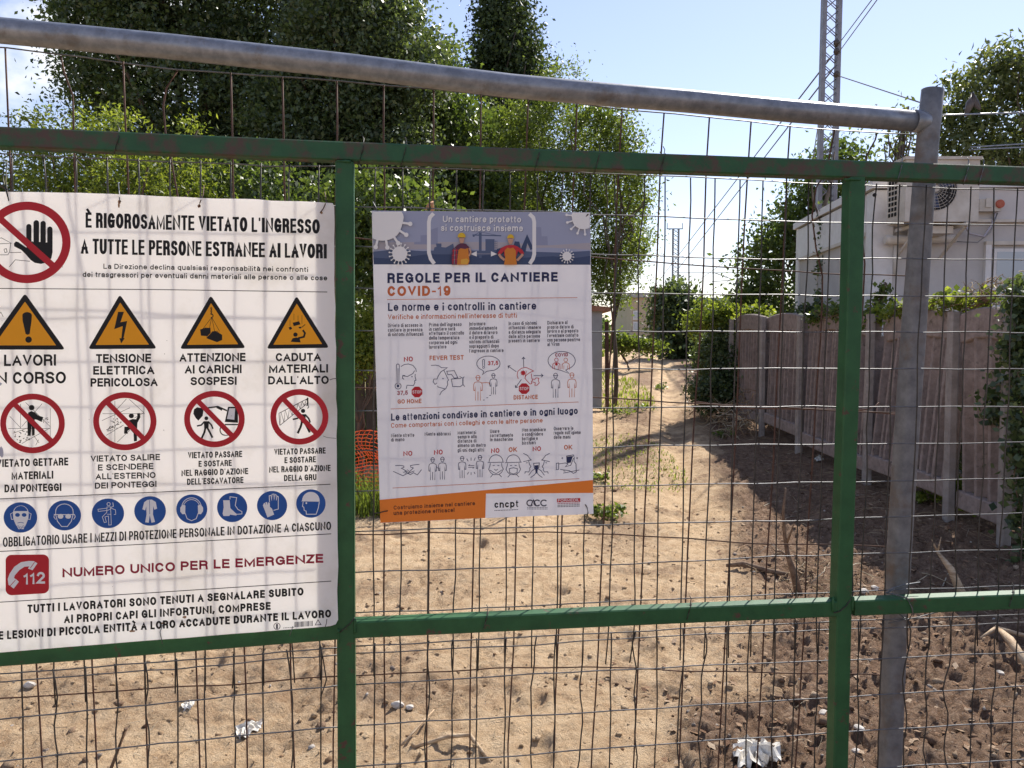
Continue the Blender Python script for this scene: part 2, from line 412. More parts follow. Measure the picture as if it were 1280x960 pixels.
MB().beam(leafpath([430, 600, 800, 1000, 1200, 1500], top_y), .04, .042).build('top_rail', M['green_worn'], gate)
MB().beam(leafpath([-300, -100, 100, 250, 423], bot_y, 0, True), .04, .040).build('bottom_rail', M['green'], gate)
MB().beam(leafpath([443, 600, 800, 960, 1042], bot_y), .038, .040).build('bottom_rail', M['green'], gate)
MB().beam(leafpath([1064, 1150, 1280, 1500], bot_y), .038, .040).build('bottom_rail', M['green'], gate)
nrm = Vector((-sin(PR), cos(PR), 0))
def upright(pts, w=.041):
    return MB().beam([gr(*p) for p in pts], w, .0405, up=nrm).build('upright', M['green'], gate)
upright([(431.3, 204), (431.6, 400), (432.5, 700), (433.7, 900), (435, 1270)])
upright([(1067, 223), (1063, 400), (1055, 620), (1051, 740), (1047.5, 900), (1040, 1190)])
wr = random.Random(4)
def bead(pts):
    P_ = []
    for (a, b_), (c, d) in zip(pts[:-1], pts[1:]):
        for i in range(6): P_.append(gr(a+(c-a)*i/6+wr.gauss(0, .25), b_+(d-b_)*i/6+wr.gauss(0, .25), -.0205))
    MB().tube(P_, [wr.uniform(.0022, .0042) for _ in P_], 7).build('weld_bead', M['green'], gate)
bead([(421, 201), (442, 202.5)]); bead([(1055, 224), (1079, 225)]); bead([(443.6, 773), (444, 795)]); bead([(1041.5, 746), (1041, 768)]); bead([(1066, 745), (1065, 767)]); bead([(423.5, 786), (424, 806)])
rnd = random.Random(11)
def wire(parent, pts, r, m, name='wire', n=5):
    return MB().tube(pts, r, n).build(name, m, parent)
def smooth_noise(rn, n, amp):
    a = [rn.gauss(0, 1) for _ in range(n)]
    return [amp*(a[max(i-1, 0)]+2*a[i]+a[min(i+1, n-1)])/4 for i in range(n)]
MOFF = .0235
lefts = [-124, -87, -50, -11, 27, 66, 105, 144, 181, 218, 256, 292, 328, 365, 399]
mids = [467, 501, 535, 568, 599, 632, 665, 696, 729, 761, 792, 821, 851, 882, 911, 939, 967.6, 994.5, 1022, 1049]
rights = [1075, 1105, 1135.6, 1163.5, 1192, 1221, 1248, 1274, 1301, 1328, 1355, 1382, 1409]
def vwire(xb, s0, s1, kink=0, dx=0):
    n = 22; nz_ = smooth_noise(rnd, n, 1.0+kink); off_n = smooth_noise(rnd, n, .0015)
    pts = []
    for i in range(n):
        s = s0+(s1-s0)*i/(n-1)
        x_ = xb+dx+(1-s)*(xb-430)*.035*.85+nz_[i]
        y_ = row(s, x_)
        side = gl if xb < 432 else gr
        pts.append(side(x_, y_, MOFF+off_n[i]+(0 if i else 0)))
    return pts
def hwire(s, x0, x1, off, amp=.9, wob=None):
    n = 40 if x1-x0 > 500 else 22; nz_ = smooth_noise(rnd, n, amp); pts = []
    for i in range(n):
        x_ = x0+(x1-x0)*i/(n-1)
        side = gl if x1 < 440 else gr
        pts.append(side(x_, row(s, x_)+nz_[i]+(wob(x_) if wob else 0), off))
    return pts
kinks = {235: 1}
for i, xb in enumerate(lefts+mids+rights):
    k = rnd.choice([0, 0, 0, .8, 1.6])
    wire(gate, vwire(xb, .028, 1.105, k), .0018, M['wire_dark'])
    wire(gate, vwire(xb+rnd.choice([-1, 1])*rnd.uniform(0, 3), 1.035, 1.62, k+rnd.choice([0, 0, 2.2]), 0), .0019, M['wire_dark'])
for j in range(13):                                           # upper sheet rows
    s = (234.5-218)/533+j*.0852+(.0 if j else -.002)
    wb = (lambda x_, j=j: 2.2*sin(x_/150+j)) if j < 3 else (lambda x_, j=j: 1.2*sin(x_/170+j))
    wire(gate, hwire(s, -200, 424, MOFF+.0031, .9, wb), .0016, M['wire'])
    wire(gate, hwire(s, 440, 1420, MOFF+.0031, .9, wb), .0016, M['wire'])
for j in range(8):                                            # lower sheet rows
    s = 1.037+j*.0846
    wire(gate, hwire(s, -200, 424, MOFF-.0034, .8, lambda x_, j=j: 1.5*sin(x_/200+j*2)), .0017, M['wire'])
    wire(gate, hwire(s, 440, 1420, MOFF-.0034, .8, lambda x_, j=j: 1.5*sin(x_/220+j*2)), .0017, M['wire'])
def tie(pts, r=.0012, m='wire'):
    return wire(gate, [gp(*p) for p in pts], r, M[m], 'tie_wire')
def loop_tie(x_, fy, half, m='wire_dark', sl=4):
    y_ = fy(x_)
    pts = []
    for a in range(0, 361, 30):
        ca, sa = cos(R(a)), sin(R(a))
        # rounded square loop round the rail
        k = 1/max(abs(ca), abs(sa))
        pts.append((x_+sl*sa, y_-sa*k*half, -ca*k*.0215*1.06))
    pts += [(x_+3, y_-half-5, .01), (x_+1, y_-half-9, .014)]
    return tie(pts, .0011, m)
for x_ in (452, 505, 672, 747, 828): loop_tie(x_, top_y, 13.2)
for x_ in (146,): loop_tie(x_, top_y, 13.5)
for x_ in (1125, 1208, 1227): loop_tie(x_, top_y, 12.6, 'wire')
for x_ in (607, 861): loop_tie(x_, bot_y, 12.4)
loop_tie(1264, bot_y, 12)
tie([(1118, 737, .02), (1108, 741, .004), (1122, 744, -.021), (1134, 748, -.0222), (1140, 760, -.0225), (1141, 766, -.0215), (1136, 775, -.005), (1130, 772, .02), (1120, 764, .024)], .0017, 'wire')
tie([(1150, 728, .021), (1130, 731, .016), (1117, 735, .012), (1110, 738, .008)], .0017, 'wire')
tie([(1110, 779, .02), (1130, 775, .014), (1150, 771, .018), (1172, 765, .021)], .0017, 'wire')
tie([(424, 791, -.021), (430, 786, -.0215), (438, 779, -.0225), (443, 772, -.0215)], .0012, 'wire_dark')
tie([(1042, 766, -.020), (1050, 764, -.0215), (1058, 757, -.0225), (1066, 745, -.019), (1066, 715, -.0175), (1065, 695, -.002)], .0015, 'wire_dark')
tie([(399, 800, .02), (404, 824, .026), (408, 850, .022), (401, 872, .02), (401, 890, .024)], .0016, 'wire_dark')   # sprung wire end
# gate's bent wires: two sprung S-shapes seen behind the green rail
tie([(96, 200, .02), (104, 208, .0), (108, 214, .004)], .0012, 'wire')
# ------------------------------------------------------------------ rear fence panel: galvanised tube, leaning post, wide rusty mesh
fence = thing('temporary_fence_panel', rp(1105, 1250), 'older galvanised pipe fence panel with rusty wide mesh standing right behind the green gate', 'fence')
pp = [(-350, 6), (-150, 24), (0, 38), (110, 48.5), (220, 59), (330, 71), (440, 83), (540, 95.5), (640, 107.5), (750, 117.5), (860, 126.5), (990, 139), (1080, 146.5), (1153, 152.5)]
path = [rp(a, b) for a, b in pp]
MB().tube(path, [.0282]*12+[.0278, .0262], 20).build('top_pipe', M['galv'], fence)
pv = [(1166, 112), (1161, 160), (1154, 240), (1143, 400), (1132, 560), (1119.5, 760), (1112.5, 940), (1105, 1120), (1099, 1250)]
psec = [(.0285*cos(a)*(1 if abs(cos(a)) < .8 else .97), .024*sin(a)) for a in [2*pi*i/20 for i in range(20)]]
def sq(i, n=24):
    r_ = []
    for j in range(n):
        a = 2*pi*j/n; e = .55 if i > 2 else .9
        ca, sa = cos(a), sin(a)
        r_.append((math.copysign(abs(ca)**e, ca)*.0285, math.copysign(abs(sa)**e, sa)*.025))
    return r_
rn = Vector((-sin(PREAR), cos(PREAR), 0))
MB().sweep([rp(a, b, .1) for a, b in pv], sq, up=rn).build('post', M['galv_post'], fence)
# flattened weld collar of the pipe on the post
MB().tube([rp(1141, 151.3), rp(1149, 152), rp(1157, 153), rp(1162, 154)], [.0292, .0296, .027, .016], 16).build('weld_collar', M['galv'], fence)
ROFF = .128
def rwire(pts, r, m): return wire(fence, [rp(a, b, ROFF) for a, b in pts], r, m)
tops = [8.6, 76, 155, 218, 289, 353, 421, 480, 542, 602, 661, 722, 779, 832, 888, 941, 991, 1042, 1095]
bots = [47, 116, 181, 246, 306, 365, 417, 479, 535, 589, 640, 695, 745, 796, 853, 903, 951, 1000, 1048]
tops = [-120, -56]+tops; bots = [-84, -18]+bots
def toprow(x_): return interp([-200, 0, 150, 220, 250, 289, 440, 640, 716, 860, 991, 1094, 1142], [47, 59, 76, 87, 86, 91, 103, 122, 129, 144, 158, 167, 167], x_)
bend = {76: [(76, 70), (80, 90), (91, 120), (92, 165), (94, 240)], 218: [(222, 88), (208, 110), (204, 132), (207, 168), (214, 200), (222, 245)],
        1042: [(1043, 163), (1040, 180), (1033, 215), (1020, 235), (1015, 270), (1020, 310), (1028, 345)], 1095: [(1096, 167), (1094, 175), (1083, 195), (1082, 215), (1080, 260), (1078, 300)]}
for a, b in zip(tops, bots):
    n = 18; y0 = toprow(a); pts = []
    nz_ = smooth_noise(rnd, n, 1.6)
    pre = bend.get(a)
    if pre:
        pts = list(pre); y0 = pre[-1][1]+30; xa = a+(b-a)*(y0/850)
    for i in range(n):
        y_ = y0+(1180-y0)*i/(n-1)
        pts.append((a+(b-a)*min((y_-110)/750, 1.35)*1.0+nz_[i]*(.3 if i == 0 else 1), y_))
    rwire(pts, .0022, M['rust'])
rowsr = [([-200, 0, 220, 440, 640, 716, 860, 991, 1094, 1142], [47, 59, 87, 103, 122, 129, 144, 158, 167, 167]),
         ([-200, 0, 210, 445, 740, 960, 1120, 1145], [245, 258, 275, 299, 321, 337.5, 344.5, 345]),
         ([-200, 0, 440, 740, 900, 1131], [455, 464, 485, 497, 507, 517]),
         ([-200, 0, 444, 696, 880, 1125], [680, 674, 669, 664, 674, 684]),
         ([-200, 0, 422, 640, 730, 860, 1034, 1115], [884, 874, 846, 835, 833, 839, 842, 846]),
         ([-200, 0, 422, 740, 1110], [1090, 1078, 1030, 1005, 1000])]
for j, (xs, ys) in enumerate(rowsr):
    n = 46; x1 = xs[-1]; nz_ = smooth_noise(rnd, n, 1.3); pts = []
    for i in range(n):
        x_ = xs[0]+(x1-xs[0])*i/(n-1); pts.append((x_, interp(xs, ys, x_)+nz_[i]))
    wire(fence, [rp(a, b, ROFF+.0036) for a, b in pts], .0018, M['wire'] if j == 0 else M['rust'])

# branch threaded through the mesh, right of the gate
tb = MB().tube([at(870, 502, 2.32), at(930, 510, 2.3), at(1000, 511, 2.28), at(1068, 513, 2.26), at(1110, 517, 2.25), at(1131, 519, 2.25)], [.0022, .0028, .003, .0028, .002, .0008], 6)
tb.tube([at(1066, 513, 2.26), at(1082, 512, 2.24), at(1094, 508, 2.23), at(1099, 503, 2.23)], [.0025, .0022, .0022, .0016], 6)
M['twigred'] = mat('reddish_bark', (.09, .045, .035), (.20, .12, .09), 30, .8)
tag(tb.build('twig', M['twigred']), 'long thin reddish twig caught horizontally in the mesh behind the right green upright', 'twig')
kn = MB().tube([rp(532, 262, .03), rp(536, 256, .028), rp(540, 253, .03), rp(541, 262, .04), rp(538, 266, .05)], [.002, .004, .0045, .004, .002], 7)
tag(kn.build('dry_leaf', mat('dry_leaf', (.36, .17, .09), (.5, .3, .18), 40, .8)), 'crumpled dry brown leaf stuck in the mesh above the rules poster', 'leaf')

# ------------------------------------------------------------------ the big warning board on the left
SO = -.0325
sign = thing('warning_sign', gl(200, 818, SO), 'large white site warning board with triangles and round symbols, wired to the gate', 'sign')
def board(outline, plane, o_front, thick, m, parent, name='board'):
    mb = MB(); fr = [plane(a, b, o_front) for a, b in outline]; bk = [plane(a, b, o_front+thick) for a, b in outline]
    mb.poly(fr[::-1]); mb.poly(bk)
    n = len(fr)
    for i in range(n): j = (i+1) % n; mb.poly([fr[i], fr[j], bk[j], bk[i]])
    return mb.build(name, m, parent)
ol = []
er = random.Random(3)
def edge(p, q, n, amp):
    return [(p[0]+(q[0]-p[0])*i/n+(er.gauss(0, amp) if i else 0), p[1]+(q[1]-p[1])*i/n+(er.gauss(0, amp) if i else 0)) for i in range(n)]
ol += edge((-27, 239), (100, 241), 6, .25)+edge((100, 241), (250, 247.5), 8, .35)+edge((250, 247.5), (412, 252.8), 9, .35)
ol += [(416, 254), (417.6, 258)]+edge((417.8, 262), (419, 420), 9, .35)+edge((419, 420), (421, 560), 9, .6)+edge((421, 560), (422.8, 768), 7, .3)
ol += [(422.6, 775), (419.5, 780.5), (413, 782.6)]+edge((408, 783.2), (200, 799.5), 7, .2)+edge((200, 799.5), (-27, 818), 6, .2)+[(-27, 818)]
board(ol, gl, SO, .003, M['board'], sign)
so = SO
def sart(): return Art(gl, so, [])
c1 = lambda *p: [(a/5.6455, b/5.6455+230) for a, b in p]
c3 = lambda *p: [(a/3.691, b/3.691+360) for a, b in p]
c4 = lambda *p: [(a/3.691+210, b/3.691+360) for a, b in p]
c5 = lambda *p: [(a/4.573, b/4.573+610) for a, b in p]
c6 = lambda *p: [(a/4.571+200, b/4.571+610) for a, b in p]
H = .235
for a in [
    ("È RIGOROSAMENTE VIETATO L'INGRESSO", 107, 284.6, 399.8, 292.3, 19, 'black', dict(t=.25, h1=18, sp=.08)),
    ("A TUTTE LE PERSONE ESTRANEE AI LAVORI", 101, 317.3, 408.5, 323.2, 19.2, 'black', dict(t=.25, h1=18, sp=.08)),
    ("La Direzione declina qualsiasi responsabilità nei confronti", 129.3, 336, 385, 340, 6.4, 'black', dict(t=.18, h1=6.2, sp=.13)),
    ("dei trasgressori per eventuali danni materiali alle persone o alle cose", 103.3, 346.2, 409, 350.6, 6.6, 'black', dict(t=.18, h1=6.3, sp=.13)),
    ("LAVORI", 5, 457.6, 70, 457, 14.2, 'black', dict(t=.195, sp=.09)), ("IN CORSO", -8.5, 480, 82.4, 479.2, 14.8, 'black', dict(t=.195, sp=.09)),
    ("TENSIONE", 120, 453.6, 189, 453, 11, 'black', dict(t=.215, sp=.09)), ("ELETTRICA", 116.5, 468.4, 193, 467.8, 10.8, 'black', dict(t=.215, sp=.09)), ("PERICOLOSA", 113.2, 483.4, 197, 482.7, 10.6, 'black', dict(t=.215, sp=.09)),
    ("ATTENZIONE", 224.4, 452.2, 307, 451.6, 10.6, 'black', dict(t=.215, sp=.09)), ("AI CARICHI", 231, 467, 302, 466.4, 10.6, 'black', dict(t=.215, sp=.09)), ("SOSPESI", 238.2, 481.6, 295.8, 481, 10.3, 'black', dict(t=.215, sp=.09)),
    ("CADUTA", 344.6, 451.6, 401.3, 451.3, 10.3, 'black', dict(t=.215, sp=.09)), ("MATERIALI", 336.3, 466.2, 410, 465.6, 10.5, 'black', dict(t=.215, sp=.09)), ("DALL'ALTO", 335.2, 480.6, 411, 480, 10.3, 'black', dict(t=.215, sp=.09)),
    ("VIETATO GETTARE", -4, 584, 85.3, 581.6, 9.8, 'black', dict(t=.205, sp=.10)), ("MATERIALI", 14.4, 599.6, 66.6, 598.2, 9.8, 'black', dict(t=.205, sp=.10)), ("DAI PONTEGGI", 5.6, 615.5, 76.7, 613.7, 9.8, 'black', dict(t=.205, sp=.10)),
    ("VIETATO SALIRE", 113.3, 577.3, 200, 575, 7.8, 'black', dict(t=.205, sp=.10)), ("E SCENDERE", 122.5, 588.2, 191.8, 586.3, 7.6, 'black', dict(t=.205, sp=.10)), ("ALL'ESTERNO", 119.5, 599.5, 194.5, 597.4, 7.6, 'black', dict(t=.205, sp=.10)), ("DEI PONTEGGI", 118.6, 610.9, 195.6, 608.6, 7.6, 'black', dict(t=.205, sp=.10)),
    ("VIETATO PASSARE", 235, 573, 302.7, 571.2, 7.8, 'black', dict(t=.205, sp=.10)), ("E SOSTARE", 248.2, 583.6, 289.7, 582.3, 7.6, 'black', dict(t=.205, sp=.10)), ("NEL RAGGIO D'AZIONE", 226.8, 595.2, 310.2, 592.6, 7.8, 'black', dict(t=.205, sp=.10)), ("DELL'ESCAVATORE", 233.8, 606.1, 304.3, 603.7, 7.8, 'black', dict(t=.205, sp=.10)),
    ("VIETATO PASSARE", 342.8, 568.6, 407, 566.8, 7.6, 'black', dict(t=.205, sp=.10)), ("E SOSTARE", 355.6, 579, 394.8, 577.7, 7.5, 'black', dict(t=.205, sp=.10)), ("NEL RAGGIO D'AZIONE", 336.4, 590.8, 413.2, 588.7, 7.7, 'black', dict(t=.205, sp=.10)), ("DELLA GRU", 355, 601.4, 395.6, 600.1, 7.6, 'black', dict(t=.205, sp=.10)),
    ("È OBBLIGATORIO USARE I MEZZI DI PROTEZIONE PERSONALE IN DOTAZIONE A CIASCUNO", -5, 684.2, 413.9, 662.2, 12.2, 'black', dict(t=.155, h1=10.4, sp=.12)),
    ("NUMERO UNICO PER LE EMERGENZE", 78.1, 721.6, 404.1, 703, 11.8, 'dkred', dict(t=.225, h1=11.2, sp=.11)),
    ("TUTTI I LAVORATORI SONO TENUTI A SEGNALARE SUBITO", 34.3, 766.4, 379.4, 743.9, 10.6, 'black', dict(t=.235, h1=9.8)),
    ("AI PROPRI CAPI GLI INFORTUNI, COMPRESE", 80, 779, 338.3, 761.9, 10.3, 'black', dict(t=.235, h1=9.8)),
    ("LE LESIONI DI PICCOLA ENTITÀ A LORO ACCADUTE DURANTE IL LAVORO", -8.5, 800, 413.9, 771.4, 10.6, 'black', dict(t=.235, h1=9.8)),
]:
    line_of('lettering', sign, gl, so, *a[:7], **a[7])
ar = sart()
for p in ([(-20, 360.4), (200, 362), (409, 365)], [(-20, 624.5), (200, 615), (413, 605.3)], [(-20, 690.3), (200, 679.3), (414, 667.3)], [(-20, 754), (200, 740.2), (414, 726.4)]):
    ar = sart(); ar.stroke(p, .95, 'black'); ar.build('divider_line', sign)
# --- no-entry hand
ar = sart()
man = [c1((-120, 600), (-110, 420), (-60, 392), (10, 380), (80, 418), (0, 422), (-60, 424)), c1((75, 420), (68, 478), (55, 500), (-20, 500)), c1((70, 484), (150, 482)), c1((65, 585), (108, 535), (210, 545)), c1((28, 460), (45, 456), (50, 480), (35, 484), (28, 462))]
for p in man: ar.stroke(p, .7, 'black')
for x0_, x1_, yt, yb in ((185, 222, 282, 430), (236, 276, 255, 430), (285, 323, 260, 430), (333, 371, 300, 440)):
    m_ = (x0_+x1_)/2; r_ = (x1_-x0_)/2
    ar.poly(c1(*([(m_+r_*cos(R(a)), yt+r_-r_*sin(R(a))) for a in range(0, 181, 20)]+[(x0_, yb), (x1_, yb)])), 'black')
ar.poly(c1((187, 405), (232, 405), (240, 415), (283, 408), (300, 418), (330, 412), (371, 405), (371, 480), (362, 525), (335, 550), (290, 564), (245, 556), (215, 535), (185, 500), (150, 465), (100, 440), (98, 420), (112, 405), (130, 410), (187, 450)), 'black')
ar.stroke(c1((-5, 240), (385, 588)), 8.2, 'red')
ar.ring(33.5, 303, 54.7, 51, 10.4, 'red', 60)
ar.build('prohibition_symbol', sign)
# --- four amber triangles
def tri(a, b, c):
    ar = sart(); cx = (a[0]+b[0]+c[0])/3; cy = (a[1]+b[1]+c[1])/3
    def rnd_tri(k, r_):
        P = [Vector((cx+(p[0]-cx)*k, cy+(p[1]-cy)*k)) for p in (a, b, c)]; out = []
        for i in range(3):
            p, q, n_ = P[i], P[i-1], P[(i+1) % 3]
            d1 = (q-p).normalized()*r_; d2 = (n_-p).normalized()*r_
            for t_ in (0, .25, .5, .75, 1):
                s_ = (p+d1)*(1-t_)**2+p*2*t_*(1-t_)+(p+d2)*t_**2; out.append(s_)
        return out
    ar.poly(rnd_tri(1, 4.5), 'black'); ar.poly(rnd_tri(.775, .6), 'amber')
    return ar
t1 = tri((31.2, 366.5), (-19, 437), (81.5, 437)); t1.poly(c3(*(arc(125, 126, 22, 15, 180, 360, 8)+[(146, 150), (137, 212), (128, 216), (118, 212), (104, 150)])), 'black'); t1.disc(*c3((132, 238))[0], 4.1, 4, 'black', 20); t1.build('warning_triangle', sign)
t2 = tri((149.8, 368), (110, 436.4), (196.2, 435.8)); t2.poly(c3((545, 110), (572, 110), (556, 158), (587, 152), (570, 232), (576, 231), (559, 256), (551, 231), (560, 232), (566, 176), (527, 190)), 'black'); t2.build('warning_triangle', sign)
t3 = tri((263.4, 369), (224.6, 436.2), (307.3, 435.2))
t3.poly(c4((148, 192), (172, 183), (196, 184), (197, 215), (182, 222), (152, 220)), 'black').poly(c4((178, 222), (205, 200), (226, 197), (250, 215), (250, 240), (226, 250), (178, 232)), 'black')
t3.stroke(c4((197, 183), (250, 215)), .45, 'amber').stroke(c4((200, 205), (178, 228)), .45, 'amber')
t3.stroke(c4((160, 190), (202, 135), (238, 200)), .55, 'black').stroke(c4((202, 135), (190, 190)), .55, 'black').stroke(c4((202, 135), (215, 200)), .55, 'black')
t3.stroke(c4((200, 92), (200, 120)), .8, 'black').stroke(c4(*arc(201, 128, 7, 8, 120, -130, 8)), 1.1, 'black')
for y_ in (94, 106, 118): t3.stroke(c4(*arc(200, y_, 4, 5, 0, 330, 8)), .5, 'black')
t3.build('warning_triangle', sign)
t4 = tri((370.7, 369.6), (333, 436), (411.6, 434.8))
for x_, a_, b_ in ((563, 148, 175), (581, 118, 148), (600, 127, 152), (618, 125, 166)): t4.stroke(c4((x_, a_), (x_, b_)), .45, 'black')
t4.poly(c4((575, 160), (605, 153), (611, 168), (580, 176)), 'black').poly(c4((556, 182), (568, 178), (573, 188), (562, 194)), 'black').poly(c4((603, 180), (616, 178), (614, 187), (604, 186)), 'black').stroke(c4((617, 182), (633, 168)), .9, 'black')
t4.disc(*c4((588, 215))[0], 2.8, 2.7, 'black', 16)
t4.poly(c4((566, 248), (575, 232), (592, 228), (607, 232), (612, 251), (590, 250)), 'black').stroke(c4((600, 232), (627, 225), (632, 208), (622, 194)), 2.4, 'black')
t4.build('warning_triangle', sign)
# --- four red roundels
def roundel(cx, cy, rx, ry, draw):
    ar = sart(); draw(ar)
    d = .70; ar.stroke([(cx-rx*.78*d-1, cy-ry*.83*d-3), (cx+rx*.83*d, cy+ry*.84*d)], 6.4, 'red')
    ar.ring(cx, cy, rx, ry, 7.4, 'red', 52); ar.build('prohibition_symbol', sign)
spk = random.Random(5)
def speck(ar, cv, pts, n, w=.8):
    for _ in range(n):
        a, b = spk.random(), spk.random()
        p = [pts[0][i]*(1-a)*(1-b)+pts[1][i]*a*(1-b)+pts[2][i]*a*b+pts[3][i]*(1-a)*b for i in (0, 1)]
        an = spk.uniform(0, 3.1); ar.stroke(cv(p, (p[0]+9*cos(an), p[1]+5*sin(an))), w, 'black')
def d1(ar):
    for p in (((38, 648), (232, 648)), ((95, 535), (95, 650)), ((232, 556), (232, 690)), ((45, 592), (95, 645)), ((118, 528), (232, 640)), ((195, 533), (100, 640)), ((60, 670), (130, 645)), ((100, 718), (232, 645)), ((155, 680), (180, 715)), ((165, 725), (178, 700))): ar.stroke(c3(*p), .5, 'black')
    speck(ar, c3, [(62, 660), (128, 652), (135, 700), (85, 715)], 26)
    ar.disc(*c3((146, 552))[0], 3.5, 3.4, 'black', 16)
    ar.poly(c3((130, 575), (145, 568), (162, 574), (176, 588), (200, 596), (192, 618), (170, 608), (160, 606), (160, 678), (148, 682), (146, 635), (141, 682), (128, 682), (126, 620), (128, 590)), 'black')
    speck(ar, c3, [(203, 598), (225, 598), (228, 618), (200, 618)], 9, .6)
def d2(ar):
    for p in (((473, 580), (668, 580)), ((530, 522), (530, 710)), ((664, 540), (664, 690)), ((583, 512), (530, 570)), ((597, 514), (664, 575)), ((470, 612), (600, 552)), ((490, 680), (570, 632)), ((540, 712), (600, 655)), ((620, 600), (664, 575))): ar.stroke(c3(*p), .5, 'black')
    speck(ar, c3, [(475, 610), (560, 595), (560, 640), (490, 665)], 34)
    ar.disc(*c3((606, 590))[0], 3.2, 3, 'black', 16)
    ar.poly(c3((590, 612), (612, 604), (628, 606), (634, 592), (632, 578), (645, 577), (648, 596), (634, 622), (632, 660), (632, 706), (618, 708), (616, 670), (600, 652), (588, 660), (590, 672), (572, 672), (574, 640), (588, 640)), 'black')
def walker(ar, cv, cx, cy, k, w=1.9):
    ar.disc(*cv((cx, cy))[0], 2.5*k, 2.4*k, 'black', 16)
    f = lambda *p: cv(*[(cx+a*k, cy+b*k) for a, b in p])
    ar.poly(f((-12, 14), (12, 14), (10, 48), (-10, 48)), 'black')
    ar.stroke(f((-10, 17), (-24, 32), (-42, 36)), w*k, 'black', ext=.6).stroke(f((10, 17), (24, 32), (30, 48)), w*k, 'black', ext=.6)
    ar.stroke(f((-4, 44), (-10, 68), (-22, 94)), w*1.3*k, 'black', ext=.6).stroke(f((4, 44), (16, 66), (28, 90)), w*1.3*k, 'black', ext=.6)
def d3(ar):
    ar.poly(c4((120, 560), (135, 550), (165, 556), (160, 590), (140, 612), (128, 600), (117, 580)), 'black')
    ar.stroke(c4((160, 556), (230, 547), (272, 566)), 1.9, 'black').stroke(c4((225, 549), (250, 562)), 2.6, 'black')
    ar.poly(c4((277, 548), (323, 548), (323, 622), (262, 618)), 'black').poly(c4((283, 555), (310, 555), (306, 608), (272, 604)), 'white')
    ar.stroke(c4((262, 630), (326, 630)), 1.6, 'black').stroke(c4(*arc(262, 655, 22, 24, 250, 90, 10)), 1.3, 'black').stroke(c4((262, 680), (290, 678)), 1, 'black')
    walker(ar, c4, 177, 601, .98)
def d4(ar):
    a, b = (512, 578), (648, 508); c, d_ = (516, 634), (648, 528)
    ar.stroke(c4(a, b), .75, 'black').stroke(c4(c, d_), .75, 'black').stroke(c4(a, c), .7, 'black')
    for i in range(7):
        t0, t1_ = i/7, (i+.5)/7; t2_ = (i+1)/7
        P_ = lambda u, v, t_: (u[0]+(v[0]-u[0])*t_, u[1]+(v[1]-u[1])*t_)
        ar.stroke(c4(P_(c, d_, t0), P_(a, b, t1_), P_(c, d_, t2_)), .6, 'black')
    ar.stroke(c4((644, 506), (645, 540)), 1.7, 'black').stroke(c4(*arc(643, 548, 6, 7, 90, -140, 7)), .9, 'black')
    walker(ar, c4, 623, 567, 1.08)
roundel(40.6, 529.3, 40.4, 37.3, d1); roundel(156, 526.5, 39.6, 36.4, d2); roundel(268, 523.8, 37.9, 35.4, d3); roundel(374.2, 521, 36.3, 34.8, d4)
# --- eight blue roundels
W = 'white'
def bl(cx, cy, rx, ry, f):
    ar = sart(); ar.disc(cx, cy, rx, ry, 'blue'); f(ar); ar.build('mandatory_symbol', sign)
def b1(ar):
    ar.poly(c5(*(arc(119, 145, 45, 45, 180, 360, 12)+[(162, 175), (150, 205), (135, 235), (105, 235), (88, 205), (76, 175)])), W)
    ar.poly(c5((76, 132), *arc(119, 142, 40, 40, 195, 345, 8), (162, 132)), 'blue')
    for x_ in (100, 138): ar.disc(*c5((x_, 154))[0], 3, 2.4, 'blue', 18)
    ar.stroke(c5((100, 200), (118, 196), (136, 200)), .7, 'blue').stroke(c5((75, 140), (60, 148), (66, 180), (78, 178)), .7, W).stroke(c5((163, 140), (178, 148), (172, 180), (160, 178)), .7, W)
    for x_, y_ in ((103, 222), (118, 228), (133, 222)): ar.ring(*c5((x_, y_))[0], 1.6, 1.6, .5, 'blue', 10)
def b2(ar):
    ar.stroke(c5(*([(318, 150)]+arc(368, 135, 50, 44, 180, 360, 12)+[(418, 150), (408, 190), (385, 220), (352, 220), (328, 190)])), .9, W, True)
    ar.stroke(c5((308, 152), (428, 152)), 1, W)
    for x_ in (346, 390): ar.disc(*c5((x_, 162))[0], 3.6, 3, W, 18)
    ar.stroke(c5((312, 150), (308, 165), (318, 180)), .8, W).stroke(c5((426, 150), (430, 165), (420, 180)), .8, W)
def b3(ar):
    ar.ring(*c5((621, 92))[0], 2.4, 2.4, .7, W, 16)
    ar.stroke(c5((612, 108), (632, 108), (634, 150), (636, 210), (622, 212), (620, 160), (600, 165), (608, 195), (596, 198), (585, 165), (610, 140)), .65, W, True)
    ar.stroke(c5((610, 115), (560, 122), (562, 134), (612, 128)), .65, W).stroke(c5((634, 115), (660, 125), (662, 150), (652, 152)), .65, W).stroke(c5((645, 82), (648, 105), (632, 112)), .8, W).stroke(c5((612, 130), (634, 118)), .6, W).stroke(c5((612, 150), (634, 150)), .6, W)
def b4(ar):
    ar.poly(c5((842, 68), (868, 66), (890, 80), (898, 118), (882, 124), (876, 104), (874, 150), (886, 194), (866, 198), (856, 155), (850, 198), (830, 196), (838, 150), (836, 104), (830, 128), (814, 122), (824, 82)), W)
    ar.stroke(c5((855, 70), (856, 150)), .6, 'blue')
